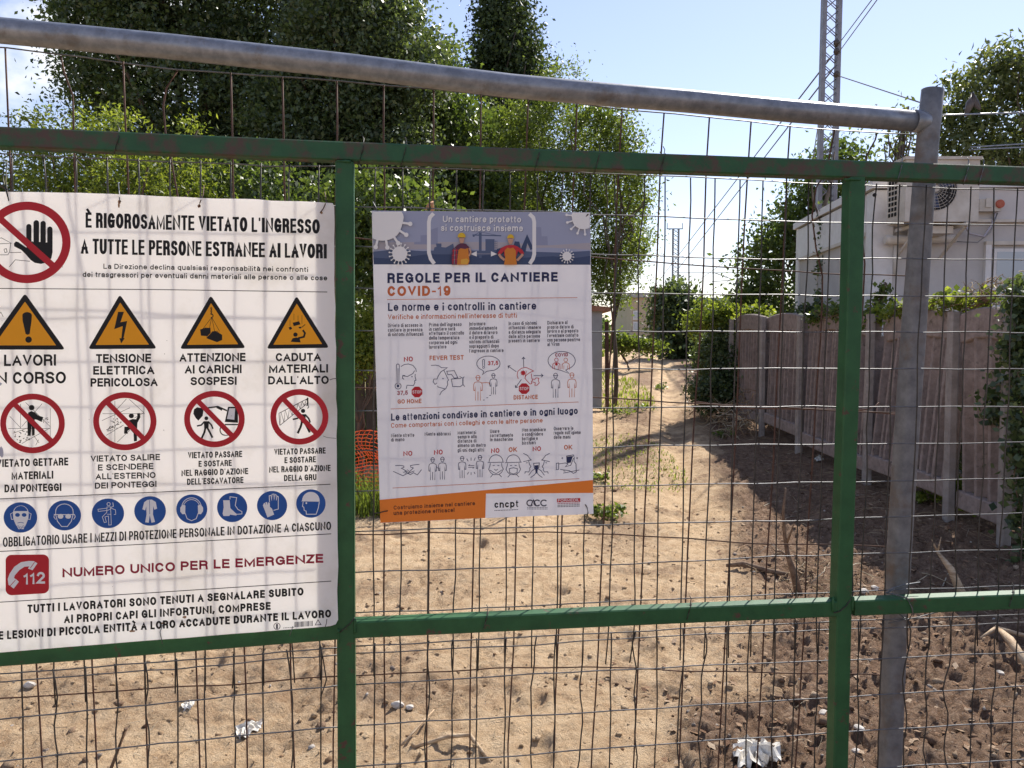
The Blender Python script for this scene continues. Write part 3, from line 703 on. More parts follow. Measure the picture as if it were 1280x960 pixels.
def b5(ar):
    ar.stroke(c6(*arc(180, 112, 56, 56, 170, 370, 14)), .9, W).stroke(c6(*arc(180, 112, 47, 46, 170, 370, 14)), .7, W)
    ar.stroke(c6((143, 100), (142, 140), (155, 175), (180, 187), (207, 175), (220, 140), (218, 100)), .9, W)
    ar.poly(c6((128, 96), (142, 98), (144, 148), (128, 150), (116, 135), (116, 112)), W).poly(c6((220, 98), (234, 95), (246, 112), (246, 133), (234, 150), (220, 148)), W)
def b6(ar):
    ar.poly(c6((361, 70), (398, 70), (402, 115), (428, 140), (440, 150), (436, 157), (400, 152), (396, 160), (362, 160), (358, 145), (364, 110)), W)
    ar.stroke(c6((400, 65), (400, 50), (438, 55), (430, 100), (445, 122), (468, 135), (468, 148), (440, 150)), .9, W)
def b7(ar):
    ar.poly(c6((592, 90), (598, 84), (606, 100), (602, 82), (611, 80), (616, 98), (618, 82), (627, 84), (628, 108), (640, 118), (652, 152), (614, 168), (600, 130), (588, 100)), W)
    ar.stroke(c6((626, 80), (624, 45), (634, 42), (638, 70), (640, 36), (650, 34), (652, 68), (656, 36), (664, 40), (664, 70), (670, 46), (676, 50), (676, 120), (648, 128)), .9, W)
def b8(ar):
    ar.poly(c6(*(arc(862, 72, 50, 50, 180, 360, 14)+[(912, 78), (806, 76)])), W)
    ar.stroke(c6((818, 78), (814, 105), (822, 110), (824, 128), (835, 132), (836, 150), (892, 150), (905, 112), (910, 80)), .9, W)
    ar.disc(*c6((836, 86))[0], 1, 1.2, W, 12)
for a in ((25.5, 646.8, 21, 19, b1), (80.6, 644.2, 20.7, 18.9, b2), (134.9, 641.7, 20.2, 18.6, b3), (187.6, 638.7, 19.8, 18.5, b4), (239.7, 636.3, 19.4, 18.3, b5), (290.2, 634.3, 18.9, 18.4, b6), (340.1, 631.9, 18.9, 18.3, b7), (388.6, 629.4, 18.4, 17.8, b8)): bl(*a)
# --- emergency number
ar = sart(); q = []
for (cx, cy, a0) in ((67, 415, 180), (245, 413, 270), (245, 570, 0), (67, 580, 90)): q += [(cx+35*cos(R(a0+t_)), cy+33*sin(R(a0+t_))) for t_ in range(0, 91, 15)]
ar.poly(c5(*q), 'red')
ar.poly(c5((165, 417), (192, 418), (214, 430), (186, 470), (160, 460), (168, 448), (140, 450), (112, 468), (84, 500), (80, 515), (92, 522), (108, 536), (78, 575), (48, 552), (44, 520), (55, 490), (82, 450), (120, 424)), W)
ar.stroke(c5((198, 424), (173, 458)), .8, 'red').stroke(c5((58, 560), (88, 526)), .8, 'red')
text(ar, '112', 29.5, 730.6, 56.3, 728.8, 14.6, W, t=.19, sp=.12)
ar.build('emergency_number_symbol', sign)
# --- small print, barcode and recycling mark at the foot
ar = sart(); ar.ring(346.2, 782.8, 4.3, 4.5, .8, 'dktext', 20); ar.poly([(345, 780), (347.4, 780), (347.4, 786), (345, 786)], 'dktext')
bx = 368
while bx < 391: w_ = spk.choice([.5, .8, 1.1]); ar.poly([(bx, 777.6-(bx-368)*.07), (bx+w_, 777.5-(bx-368)*.07), (bx+w_, 784-(bx-368)*.07), (bx, 784-(bx-368)*.07)], 'dktext'); bx += w_+spk.choice([.5, .8])
ar.stroke([(397.5, 774.8), (394, 781.2), (401.2, 780.8)], .8, 'dktext', True)
for x_ in range(354, 367, 2): ar.stroke([(x_, 785-(x_-354)*.07), (x_+1.3, 784.9-(x_-354)*.07)], .8, 'dktext')
ar.build('small_print', sign)
# --- rust stains, tie holes, the wires that hold it
ar = sart(); sr = random.Random(8)
def blotch(cx, cy, rx, ry, key, n=16): ar.poly([(cx+rx*(.7+.5*sr.random())*cos(2*pi*i/n), cy+ry*(.7+.5*sr.random())*sin(2*pi*i/n)) for i in range(n)], key)
for p in ((149, 253, 2.2, 3), (148.5, 257, 1.4, 2.6), (249, 257.5, 2.4, 2.4), (402, 266, 1.5, 2), (165, 789, 4, 1.4), (203, 779, 4, 1), (231, 771.5, 2.6, 1.6), (230, 780, 1.6, 1.4)): blotch(*p, 'rustst')
for p in ((149.5, 252.5, .9, 1.5), (249, 258, 1.3, 1.3)): blotch(*p, 'brown', 9)
for _ in range(26): blotch(sr.uniform(2, 418), sr.uniform(250, 775), sr.uniform(.25, .6), sr.uniform(.25, .6), 'crack', 7)
ar.stroke([(412, 475), (416, 473.5), (421, 473)], .9, 'crack').stroke([(408.5, 774), (408, 779), (406.5, 784)], .9, 'crack').stroke([(404, 545), (409, 547), (420, 548)], .5, 'crack').stroke([(0, 392), (1, 390), (4, 396)], .6, 'crack')
for p in ((1.5, 565, 3, 7), (0, 480, 2.5, 2)): blotch(*p, 'pale')
ar.build('stain', sign)['kind'] = 'stuff'
def stie(pts, m='wire_dark', r=.0012): return wire(sign, [gl(*p) for p in pts], r, M[m], 'tie_wire')
stie([(5, 200, .026), (4, 225, -.01), (8, 240, -.036), (11, 251, -.0365), (9, 240, -.038), (7, 226, -.01), (9, 200, .026)])
stie([(148, 228, .026), (149, 240, -.02), (149.5, 250, -.037), (151, 252, -.034)], 'wire')
stie([(255, 232, .026), (254, 243, -.02), (250, 253, -.0365), (249, 257, -.034)], 'rust')
stie([(406, 240, .026), (408, 252, -.03), (404, 261, -.0365), (400, 266, -.034)], 'rust')
stie([(204, 780, -.034), (200, 790, -.037), (203, 805, -.034)], 'wire', .0009); stie([(366, 783, -.034), (362, 795, -.037)], 'wire', .0009)

# ------------------------------------------------------------------ the rules poster
PO = .010
post_ = thing('safety_poster', gr(607, 652, PO), 'white site rules poster with orange foot band and blue picture header, wired to the mesh', 'poster')
ol = edge((464.6, 263.2), (600, 264.5), 5, .12)+edge((600, 264.5), (737.7, 265.5), 5, .12)+edge((737.7, 265.5), (740.6, 470), 5, .2)+edge((740.6, 470), (741.8, 642.3), 5, .15)+edge((741.8, 642.3), (607, 647.5), 5, .15)+edge((607, 647.5), (475.4, 653.8), 5, .15)+edge((475.4, 653.8), (469, 440), 6, .15)+edge((469, 440), (464.6, 263.2), 6, .15)
board(ol, gr, PO, .002, M['paper'], post_)
def part(): return Art(gr, PO, [])
h_ = lambda *p: [(a/4.414+460, b/4.414+250) for a, b in p]
hh_ = lambda *p: [(a/8+530, b/8+260) for a, b in p]
p2 = lambda *p: [(a/6.86+460, b/6.86+370) for a, b in p]
p3 = lambda *p: [(a/6.86+600, b/6.86+370) for a, b in p]
p4 = lambda *p: [(a/6+460, b/6+500) for a, b in p]
p5 = lambda *p: [(a/6+600, b/6+500) for a, b in p]
ar = part()
ar.poly([(464.7, 263.3), (600, 264.6), (737.6, 265.6), (738.2, 331), (467.2, 330.5)], 'lil')
ar.poly(h_((30, 235), (250, 232), (380, 232), (720, 232), (1000, 250), (1226, 236), (1226, 275), (1000, 262), (700, 272), (30, 272)), 'bandgrey')
def skyl(pts, key): ar.poly(h_(*pts), key)
skyl([(255, 245), (255, 232), (290, 230), (290, 195), (330, 192), (345, 165), (385, 150), (385, 245)], 'lil2'); skyl([(905, 250), (905, 150), (955, 150), (958, 200), (990, 200), (992, 250)], 'lil2')
ar.poly(h_((28, 285), (160, 272), (300, 282), (420, 275), (640, 280), (760, 272), (900, 285), (1060, 290), (1226, 280), (1226, 357), (32, 355)), 'hill')
ar.poly(h_((29, 318), (160, 325), (280, 305), (420, 290), (560, 312), (700, 300), (860, 318), (1020, 310), (1130, 322), (1226, 308), (1226, 357), (32, 355)), 'hill2')
ar.build('header_picture', post_)
ar = part()
# crane, tower, diggers
ar.lift = 60
ar.poly(h_((612, 180), (627, 180), (627, 320), (612, 320)), 'hill').stroke(h_((578, 193), (735, 197)), 1.4, 'hill').stroke(h_((618, 176), (582, 196)), .7, 'hill').stroke(h_((618, 176), (720, 196)), .5, 'hill').poly(h_((576, 190), (590, 190), (588, 203), (578, 203)), 'hill')
ar.poly(h_((648, 216), (698, 216), (698, 300), (648, 300)), 'hill')
for x_ in (703, 712): ar.stroke(h_((x_, 222), (x_, 290)), .35, 'hill')
for y_ in range(228, 290, 12): ar.stroke(h_((698, y_), (714, y_)), .35, 'hill')
ar.poly(h_((362, 285), (366, 262), (378, 258), (375, 240), (405, 240), (405, 260), (430, 262), (470, 240), (480, 300), (362, 300)), 'hill')
ar.poly(h_((700, 300), (712, 270), (740, 262), (800, 262), (810, 228), (835, 230), (842, 262), (850, 300)), 'hill2').stroke(h_((845, 290), (878, 212), (905, 272)), 4.4, 'hill2').stroke(h_((878, 214), (862, 285)), 3, 'hill2')
# brackets
ar.stroke(h_((362, 74), (342, 95), (336, 120), (336, 290), (346, 325), (366, 352)), 4.7, 'white').stroke(h_((890, 76), (912, 97), (917, 120), (917, 300), (910, 325), (892, 352)), 4.7, 'white')
for dx_, dy_, key in ((.6, .6, 'shadow'), (0, 0, 'white')):
    text(ar, 'Un cantiere protetto', 553.6+dx_, 277.8+dy_, 651.4+dx_, 278.2+dy_, 8, key, t=.17, sp=.14)
    text(ar, 'si costruisce insieme', 551.3+dx_, 288.7+dy_, 653.7+dx_, 289.2+dy_, 8, key, t=.17, sp=.14)
ar.poly(h_((566, 298), (600, 282), (600, 312)), 'white').poly(h_((712, 298), (678, 282), (678, 312)), 'white').stroke(h_((600, 297), (680, 297)), .5, 'bandgrey')
ar.build('header_picture', post_)
ar = part(); ar.lift = 1100
# two workers (photo cut-outs)
f = hh_
ar.poly(f((278, 568), (272, 500), (285, 415), (330, 372), (370, 350), (420, 358), (455, 395), (468, 440), (452, 450), (440, 568)), 'check')
for x_ in (295, 325): ar.stroke(f((x_, 410), (x_-6, 560)), .8, 'shirt')
for y_ in (430, 475, 520): ar.stroke(f((280, y_), (345, y_-10)), .8, 'shirt')
for x_ in (310,): ar.stroke(f((x_, 400), (x_-8, 560)), .4, 'bandgrey')
ar.poly(f((345, 420), (365, 402), (410, 410), (442, 400), (448, 470), (455, 530), (440, 568), (330, 568), (335, 500)), 'overall').poly(f((370, 515), (425, 505), (452, 525), (430, 565), (368, 560)), 'pocket')
ar.stroke(f((452, 400), (468, 440), (450, 480)), 1.8, 'skin')
ar.poly(f((352, 300), (405, 300), (402, 330), (390, 352), (365, 352), (354, 330)), 'skin').poly(f(*(arc(376, 288, 40, 42, 180, 360, 10)+[(412, 294), (340, 294)])), 'hat').stroke(f((352, 298), (404, 298)), .8, 'check')
ar.build('worker_picture', post_); ar = part(); ar.lift = 1100
ar.poly(f((735, 455), (770, 400), (820, 375), (850, 370), (895, 370), (935, 385), (985, 420), (1002, 458), (975, 462), (940, 430), (925, 480), (800, 480), (800, 430), (770, 462)), 'shirt')
ar.stroke(f((748, 460), (770, 492), (806, 520)), 3, 'skin').stroke(f((990, 462), (960, 495), (930, 525)), 3, 'skin')
ar.poly(f((800, 568), (812, 500), (806, 425), (835, 395), (860, 405), (890, 395), (918, 425), (920, 500), (930, 568)), 'overall')
ar.poly(f((838, 305), (895, 305), (890, 335), (875, 362), (855, 362), (842, 338)), 'skin').poly(f(*(arc(866, 298, 34, 36, 180, 360, 10)+[(902, 304), (830, 304)])), 'hat').stroke(f((845, 302), (888, 302)), .6, 'check')
ar.build('header_picture', post_)
ar = part(); ar.lift = 1400
def virus(cx, cy, r_, n, sp_, clip=None, k='white', a0=0, a1=360):
    ar = part(); ar.lift = 1400
    pts = [(cx+r_*cos(R(a))*(1+.03*sin(a*.7)), cy+r_*sin(R(a))) for a in range(0, 360, 8)]
    if clip: pts = [(min(max(a, clip[0]), clip[1]), max(b, clip[2])) for a, b in pts]
    ar.poly(pts, k)
    for i in range(n):
        a = R(i*360/n+8); p0 = (cx+r_*.9*cos(a), cy+r_*.9*sin(a)); p1 = (cx+(r_+sp_)*cos(a), cy+(r_+sp_)*sin(a))
        if clip and (not clip[0]+1.5 < p1[0] < clip[1]-1.5 or p1[1] < clip[2]+1.5): continue
        ar.stroke([p0, p1], max(.7, r_*.11), k); w_ = max(1.2, r_*.16); ar.disc(p1[0], p1[1], w_*.7, w_*.7, k, 8)
    ar.build('virus_picture', post_)
virus(*h_((80, 110))[0], 26, 15, 9, (465.3, 737, 264.4)); virus(*h_((175, 297))[0], 9.4, 16, 3.6); virus(*h_((1190, 95))[0], 15, 14, 6.5, (466, 737.2, 265.8)); virus(*h_((1098, 310))[0], 5.6, 14, 2.8)
NV, OT, DT, RD = 'navy', 'ortext', 'dktext', 'red'
for a in [
    ('REGOLE PER IL CANTIERE', 484.3, 353.9, 697.2, 351.8, 12.6, NV, dict(t=.235, sp=.16, h1=11.8)), ('COVID-19', 484.3, 370.2, 563, 369.6, 12.6, OT, dict(t=.235, sp=.16)),
    ('Le norme e i controlli in cantiere', 485, 388.8, 670.3, 387, 10, NV, dict(t=.19, sp=.12, h1=9.8)), ("Verifiche e informazioni nell'interesse di tutti", 484.8, 399.3, 646, 397, 6.2, OT, dict(t=.15, sp=.12)),
    ('NO', 504.8, 452, 516.1, 451.7, 6.2, RD, {}), ('FEVER TEST', 536.9, 450.4, 579.6, 449.6, 5.8, OT, {}), ('37,5', 496.4, 493.9, 509.8, 493.4, 5.4, 'dkred', {}), ('GO HOME', 496.9, 504.6, 527, 503.8, 5.4, OT, {}),
    ('37,5', 609.8, 456.6, 622.8, 456, 5.2, RD, {}), ('COVID', 694, 446, 710, 445.4, 4.6, 'dkred', {}), ('DISTANCE', 642, 499.5, 672.3, 498.7, 5.4, OT, {}),
    ('Le attenzioni condivise in cantiere e in ogni luogo', 488.8, 525.8, 722.2, 517.5, 8.8, NV, dict(t=.19, sp=.12, h1=8.6)), ('Come comportarsi con i colleghi e con le altre persone', 488.7, 534.8, 678.3, 528, 6, OT, dict(t=.15, sp=.12, h1=5.6)),
    ('NO', 504.2, 570, 515.4, 569.6, 6.2, RD, {}), ('NO', 542.4, 568.4, 553.4, 568, 6.2, RD, {}), ('NO', 613.8, 566.3, 624.3, 565.9, 6, RD, {}), ('OK', 635.8, 565, 646.3, 564.6, 6, OT, {}), ('NO', 665.8, 564, 676.2, 563.6, 6, RD, {}), ('OK', 705, 562.1, 715.4, 561.7, 6, OT, {}),
]:
    k = dict(t=.2, sp=.12); k.update(a[7]); line_of('lettering', post_, gr, PO, *a[:7], **k)
for x0_, lines in ((484.9, [('Divieto di accesso in', 527.8, 408.8), ('cantiere in presenza', 528, 414.5), ('di sintomi influenzali', 529.2, 420)]),
    (536.3, [("Prima dell'ingresso", 577, 407.8), ('in cantiere sarà', 568.9, 413.3), ('effettuato il controllo', 580, 418.6), ('della temperatura', 574.1, 424.4), ('corporea ad ogni', 571.5, 430.2), ('lavoratore', 558, 435.8)]),
    (586.6, [('Informare', 606.6, 406.9), ('immediatamente', 621.4, 412.3), ('il datore di lavoro', 621.9, 417.9), ('o il preposto di', 616.8, 423.5), ('sintomi influenzali', 624, 429.1), ('sopraggiunti dopo', 623.6, 434.7), ("l'ingresso in cantiere", 629.4, 440.4)]),
    (635.8, [('In caso di sintomi', 671, 406.2), ('influenzali rimanere', 676.1, 411.5), ('a distanza adeguata', 675.8, 417), ('dalle altre persone', 675, 422.5), ('presenti in cantiere', 674.6, 427.9)]),
    (684.2, [('Dichiarare al', 709.3, 405.4), ('proprio datore di', 717, 410.8), ('lavoro o al preposto', 722.9, 415.9), ("l'eventuale contatto", 722.9, 421.3), ('con persone positive', 724.9, 426.9), ('al Virus', 699.4, 432.4)]),
    (488.8, [('Niente strette', 517.8, 546.3), ('di mano', 505.5, 551.7)]), (530.8, [('Niente abbracci', 563.3, 544.5)]),
    (572, [('Mantenersi', 595, 542.8), ('sempre alla', 595.8, 548), ('distanza di', 595.5, 553.3), ('almeno un metro', 607.2, 558.8), ('gli uni dagli altri', 605, 564.7)]),
    (612.5, [('Usare', 624.2, 541.2), ('correttamente', 641.2, 546.3), ('le mascherine', 641, 551.4)]), (652.5, [('Non scambiare', 682.2, 539.3), ('o condividere', 678.7, 544.8), ('bottiglie e', 672.2, 550.3), ('bicchieri', 669.7, 555.6)]),
    (692.2, [('Osservare le', 716.7, 537.7), ("regole sull'igiene", 725.8, 542.9), ('delle mani', 713, 548.5)])):
    for s_, x1_, y_ in lines: line_of('lettering', post_, gr, PO, s_, x0_, y_+.3, x1_, y_-.3, 4.6, DT, t=.155, sp=.13)
ar = part()
for p in ((483.8, 374.4, 721.7, 372), (488.3, 511.2, 723.3, 502.5), (490.8, 610, 724.2, 598.3)): ar = part(); ar.stroke([p[:2], p[2:]], .7, 'ortext'); ar.build('divider_line', post_)
ar = part()
ar.poly([(474.6, 624.8), (600, 613.2), (741.2, 600), (741.4, 616.2), (607.5, 617), (606.6, 647.4), (475.4, 653.6)], 'orange')
ar.build('foot_band', post_)
ar = part(); ar.lift = 40
text(ar, 'Costruiamo insieme nel cantiere', 492, 637, 593.8, 631.4, 5, 'brown', t=.18, sp=.13); text(ar, 'una protezione efficace!', 492, 643.8, 568, 639.8, 5, 'brown', t=.18, sp=.13)
ar.build('lettering', post_)
ar = part(); text(ar, 'cncpt', 618, 634.8, 648, 633.6, 8.4, 'black', t=.2, sp=.14)
for x_ in range(618, 648, 2): ar.stroke([(x_, 638.2-(x_-618)*.04), (x_+1.4, 638.1-(x_-618)*.04)], .9, 'dktext')
ar.build('logo', post_)
ar = part()
for cx in (662.6, 671.5, 680): ar.stroke(arc(cx, 628.7, 4, 3.6, 40, 320, 12), 1.5, 'dktext')
ar.stroke([(664, 631), (667, 625), (670, 632)], 1.3, 'dktext')
for y_ in (634.2, 636.2):
    for x_ in range(659, 685, 2): ar.stroke([(x_, y_), (x_+1.3, y_)], .8, 'dktext')
ar.build('logo', post_)
ar = part(); ar.poly(p5((577, 740), (752, 735), (752, 765), (577, 768)), 'red'); text(ar, 'FORMEDIL', 697.5, 627.4, 724.2, 626.6, 3.6, 'white', t=.17, sp=.12)
for y_ in (629.6, 631.6, 633.4):
    for x_ in range(697, 725, 2): ar.stroke([(x_, y_-(x_-697)*.03), (x_+1.4, y_-(x_-697)*.03)], 1, 'dkred' if y_ < 630 else 'dktext')
ar.build('logo', post_)
# --- the line icons
def icon(f): a = part(); f(a); a.build('pictogram', post_)
def worker(ar, cv, cx, top, s_, key, lw=.75, hat=True):
    q = lambda *p: cv(*[(cx+a*s_, top+b*s_) for a, b in p])
    ar.stroke(q((-22, 20), (22, 20)), lw, key); ar.stroke(cv(*[(cx+a*s_, top+b*s_) for a, b in arc(0, 20, 17, 20, 180, 360, 8)]), lw, key)
    ar.stroke(cv(*[(cx+a*s_, top+b*s_) for a, b in arc(0, 22, 14, 24, 0, 180, 8)]), lw, key)
    ar.stroke(q((-12, 55), (-30, 62), (-36, 80), (-36, 125), (-26, 128), (-22, 90), (-20, 210)), lw, key)
    ar.stroke(q((12, 55), (30, 62), (36, 80), (36, 125), (26, 128), (22, 90), (20, 210)), lw, key)
    ar.stroke(q((0, 135), (0, 210)), lw, key); ar.stroke(q((-12, 55), (12, 55)), lw*.8, key)
def octagon(ar, cx, cy, r_):
    ar.poly([(cx+r_*cos(R(22.5+45*i)), cy+r_*sin(R(22.5+45*i))) for i in range(8)], 'red'); text(ar, 'STOP', cx-r_*.78, cy+1.9, cx+r_*.78, cy+1.8, 3.9, 'white', t=.17, sp=.12)
def i1(ar):
    ar.stroke(p2((242, 760), (243, 600), *arc(256, 596, 13, 13, 180, 360, 6), (270, 760), *arc(258, 772, 26, 26, -60, 240, 12)), .8, NV, True); ar.stroke(p2((257, 620), (257, 770)), .9, NV); ar.disc(*p2((257, 772))[0], 1.7, 1.7, NV, 14)
    ar.stroke(p2((283, 605), (310, 588), (345, 583), (385, 595), (410, 625), (414, 650)), .8, NV).stroke(p2((298, 685), (340, 690), (385, 665), (400, 640)), .8, NV).stroke(p2((310, 715), (295, 705), (298, 682), (318, 682)), .8, NV)
    ar.stroke(p2((405, 668), (403, 690), (412, 722), (398, 728), (402, 742), (390, 768), (335, 765), (328, 795)), .8, NV); ar.disc(*p2((377, 692))[0], .8, .8, NV, 8)
    octagon(ar, 521.2, 490, 7.2)
def i2(ar):
    ar.stroke(p2((540, 595), (580, 593), (610, 600), (630, 615), (680, 615), (650, 635), (690, 720), (680, 735), (684, 760), (665, 798), (600, 780), (595, 770)), .8, NV)
    ar.stroke(p2((650, 635), (625, 650), (600, 690), (592, 712), (565, 712), (558, 735), (575, 758), (592, 745)), .8, NV).stroke(p2((660, 798), (630, 820), (615, 850)), .8, NV); ar.disc(*p2((643, 708))[0], .8, .8, NV, 8)
    ar.stroke(p2((675, 645), (740, 640), (770, 700), (740, 705), (715, 672), (685, 675)), .8, NV, True).stroke(p2((715, 710), (725, 775), (790, 778), (815, 760), (815, 705), (785, 690)), .8, NV).stroke(p2((715, 712), (800, 706)), .8, NV).stroke(p2((825, 690), (812, 712), (812, 755), (830, 778)), .8, NV)
def bubble(ar, cv, cx, cy, rx, ry, tail, key, w=.8): ar.stroke(cv(*(arc(cx, cy, rx, ry, 120, 420 if tail[0][0] > cx-400 else 420, 26)+tail)), w, key, True)
def i3(ar):
    bubble(ar, p3, 72, 580, 100, 65, [(60, 645), (20, 675), (32, 650)], NV); ar.stroke(p3((22, 600), (22, 548), (30, 542), (38, 548), (38, 600)), .7, NV); ar.ring(*p3((30, 612))[0], 1.6, 1.6, .6, NV, 12)
    worker(ar, lambda *p: p2(*p), 943, 680, 1.03, OT); ar.stroke(p2((975, 745), (1010, 742), (1040, 745), (1040, 760)), .8, OT); worker(ar, p3, 115, 665, .85, NV)
    for a, b in ((25, 893), (55, 873), (80, 853)): ar.stroke(p3((a, b), (a+14, b-2)), .8, NV)
def i4(ar):
    for a, b in (((375, 612), (373, 525)), ((312, 650), (240, 600)), ((460, 683), (540, 682)), ((355, 715), (305, 785))):
        ar.stroke(p3(a, b), .8, NV); v = (Vector(b)-Vector(a)).normalized(); n_ = Vector((-v.y, v.x)); B = Vector(b)
        ar.stroke(p3(tuple(B-v*16+n_*14), tuple(B), tuple(B-v*16-n_*14)), .9, NV)
    ar.stroke(p3((328, 710), (318, 680), (325, 645), (355, 620), (395, 612), (460, 643), (430, 655), (395, 680), (385, 705), (400, 725), (430, 755), (445, 750), (440, 735), (452, 722), (444, 705), (440, 665)), .8, RD).stroke(p3((400, 640), (385, 700)), .6, RD)
    ar.disc(*p3((370, 660))[0], 2.8, 2.8, RD, 10)
    for a in range(0, 360, 45): ar.stroke([(p3((370, 660))[0][0]+2*cos(R(a)), p3((370, 660))[0][1]+2*sin(R(a))), (p3((370, 660))[0][0]+4*cos(R(a)), p3((370, 660))[0][1]+4*sin(R(a)))], .6, RD)
    ar.stroke(p3((448, 735), (475, 745), (470, 765), (490, 765), (508, 745), (500, 725), (505, 705), (480, 702), (470, 715), (452, 712)), .8, RD)
    octagon(ar, 655.1, 485.8, 7.2)
def i5(ar):
    bubble(ar, p3, 700, 555, 117, 80, [(735, 635), (765, 665), (700, 640)], NV)
    for cx, k in ((655, RD), (735, OT)): ar.ring(*p3((cx, 548))[0], 2.6, 2.7, .7, k, 16); ar.stroke(p3((cx-32, 625), (cx-30, 585), (cx-12, 572), (cx+12, 572), (cx+30, 585), (cx+32, 630)), .8, k); ar.stroke(p3((cx-16, 595), (cx-16, 630)), .6, k).stroke(p3((cx+16, 595), (cx+16, 632)), .6, k)
    ar.disc(*p3((655, 585))[0], 1.8, 1.8, RD, 8)
    worker(ar, p3, 648, 662, 1.0, NV); worker(ar, p3, 788, 658, 1.0, OT)
for f in (i1, i2, i3, i4, i5): icon(f)
def j1(ar):
    ar.stroke(p4((205, 492), (240, 490), (268, 495), (270, 505), (250, 512), (275, 525), (295, 548), (318, 560), (340, 545), (370, 562), (402, 522)), .8, NV).stroke(p4((385, 483), (345, 487), (318, 492), (320, 503), (340, 510), (300, 548), (262, 568), (188, 535)), .8, NV)
    for i in range(4): ar.stroke(p4((262+10*i, 540-6*i), (285+8*i, 552-6*i)), .6, NV).stroke(p4((300+10*i, 552-4*i), (322+9*i, 540-3*i)), .6, NV)
def j2(ar): worker(ar, p4, 485, 432, .8, NV); worker(ar, p4, 558, 428, .8, NV); ar.stroke(p4((508, 500), (540, 520)), .7, NV)
def j3(ar):
    worker(ar, p4, 706, 422, .78, NV); worker(ar, p4, 840, 415, .78, NV)
    for a, b in (((740, 440), (752, 460)), ((773, 432), (773, 455)), ((805, 432), (795, 455)), ((745, 558), (755, 540)), ((773, 562), (773, 542)), ((803, 555), (795, 540))): ar.stroke(p4(a, b), .8, NV)
    ar.stroke(p4((798, 492), (755, 492), (765, 484)), .8, NV).stroke(p4((752, 505), (795, 505), (785, 513)), .8, NV)
def face(ar, cx, mask):
    ar.stroke(p5((cx-62, 470), (cx+62, 466)), .8, NV).stroke(p5(*arc(cx, 465, 52, 54, 180, 360, 12)), .8, NV)
    ar.stroke(p5((cx-42, 475), (cx-48, 500), (cx-55, 520), (cx-40, 545), (cx-20, 560), (cx+20, 560), (cx+42, 543), (cx+55, 518), (cx+45, 500), (cx+42, 473)), .8, NV)
    ar.stroke(p5((cx-42, 580), (cx-25, 560)), .8, NV).stroke(p5((cx+42, 577), (cx+25, 560)), .8, NV).stroke(p5((cx-25, 492), (cx-10, 490)), .8, NV).stroke(p5((cx+10, 490), (cx+25, 492)), .8, NV)
    if mask: ar.stroke(p5((cx-30, 515), (cx, 508), (cx+30, 515), (cx+28, 545), (cx, 555), (cx-28, 545)), .8, NV, True)
    else: ar.stroke(p5((cx-14, 518), (cx, 528), (cx+14, 518)), .8, NV).stroke(p5((cx-45, 525), (cx-15, 545), (cx, 552), (cx+15, 545), (cx+45, 523)), .7, NV)
def j4(ar): face(ar, 120, False)
def j5(ar): face(ar, 250, True)
def j6(ar):
    for s_, cx in ((1, 330), (-1, 518)):
        q = lambda *p: p5(*[(cx+s_*a, b) for a, b in p])
        ar.stroke(q((-5, 400), (25, 415), (48, 445), (55, 450), (-5, 462)), .8, NV).stroke(q((35, 455), (40, 480), (52, 500), (42, 512), (45, 525), (35, 540), (10, 538), (6, 552)), .8, NV).stroke(q((15, 472), (28, 470)), .8, NV)
        ar.stroke(q((35, 565), (60, 530), (85, 515)), .8, NV).stroke(q((50, 582), (80, 560), (100, 525)), .8, NV)
    ar.stroke(p5((402, 475), (445, 472), (440, 510), (408, 512)), .9, NV, True).poly(p5((410, 490), (438, 488), (430, 545), (418, 555)), 'navy')
def j7(ar):
    ar.stroke(p5((572, 475), (590, 472), (590, 520), (572, 522)), .8, NV, True).stroke(p5((590, 480), (640, 472), (660, 480), (640, 500), (680, 490), (700, 440), (708, 432), (705, 460), (720, 480), (722, 540), (700, 550), (670, 530), (600, 520)), .8, NV)
    ar.stroke(p5((652, 470), (650, 420), (700, 412), (705, 425)), .9, NV).poly(p5((652, 425), (698, 420), (680, 470), (655, 475)), 'navy').stroke(p5((625, 548), (745, 525)), .8, NV).stroke(p5((625, 530), (640, 535)), .8, NV)
    for x_ in (617, 728): ar.stroke(p5((x_-7, 436), (x_+7, 435)), .7, NV).stroke(p5((x_, 428), (x_, 444)), .7, NV)
for f in (j1, j2, j3, j4, j5, j6, j7): icon(f)
def ptie(pts, m='wire', r=.0013): return wire(post_, [gr(*p) for p in pts], r, M[m], 'tie_wire')
ptie([(466, 252, .024), (468, 256, .0), (471, 262, .004), (474, 270, .0075), (475, 275, .009)]); ptie([(737, 266, .02), (735, 268, .004), (731, 272, .006), (725.5, 277.5, .009)], 'rust', .0016)
ptie([(468, 642, .024), (474, 641, .004), (481, 639, .006), (484.5, 638.6, .009)], 'wire_dark'); ptie([(734, 646, .024), (735, 641, .003), (734, 635, .006), (731.5, 630.5, .009)], 'wire_dark')
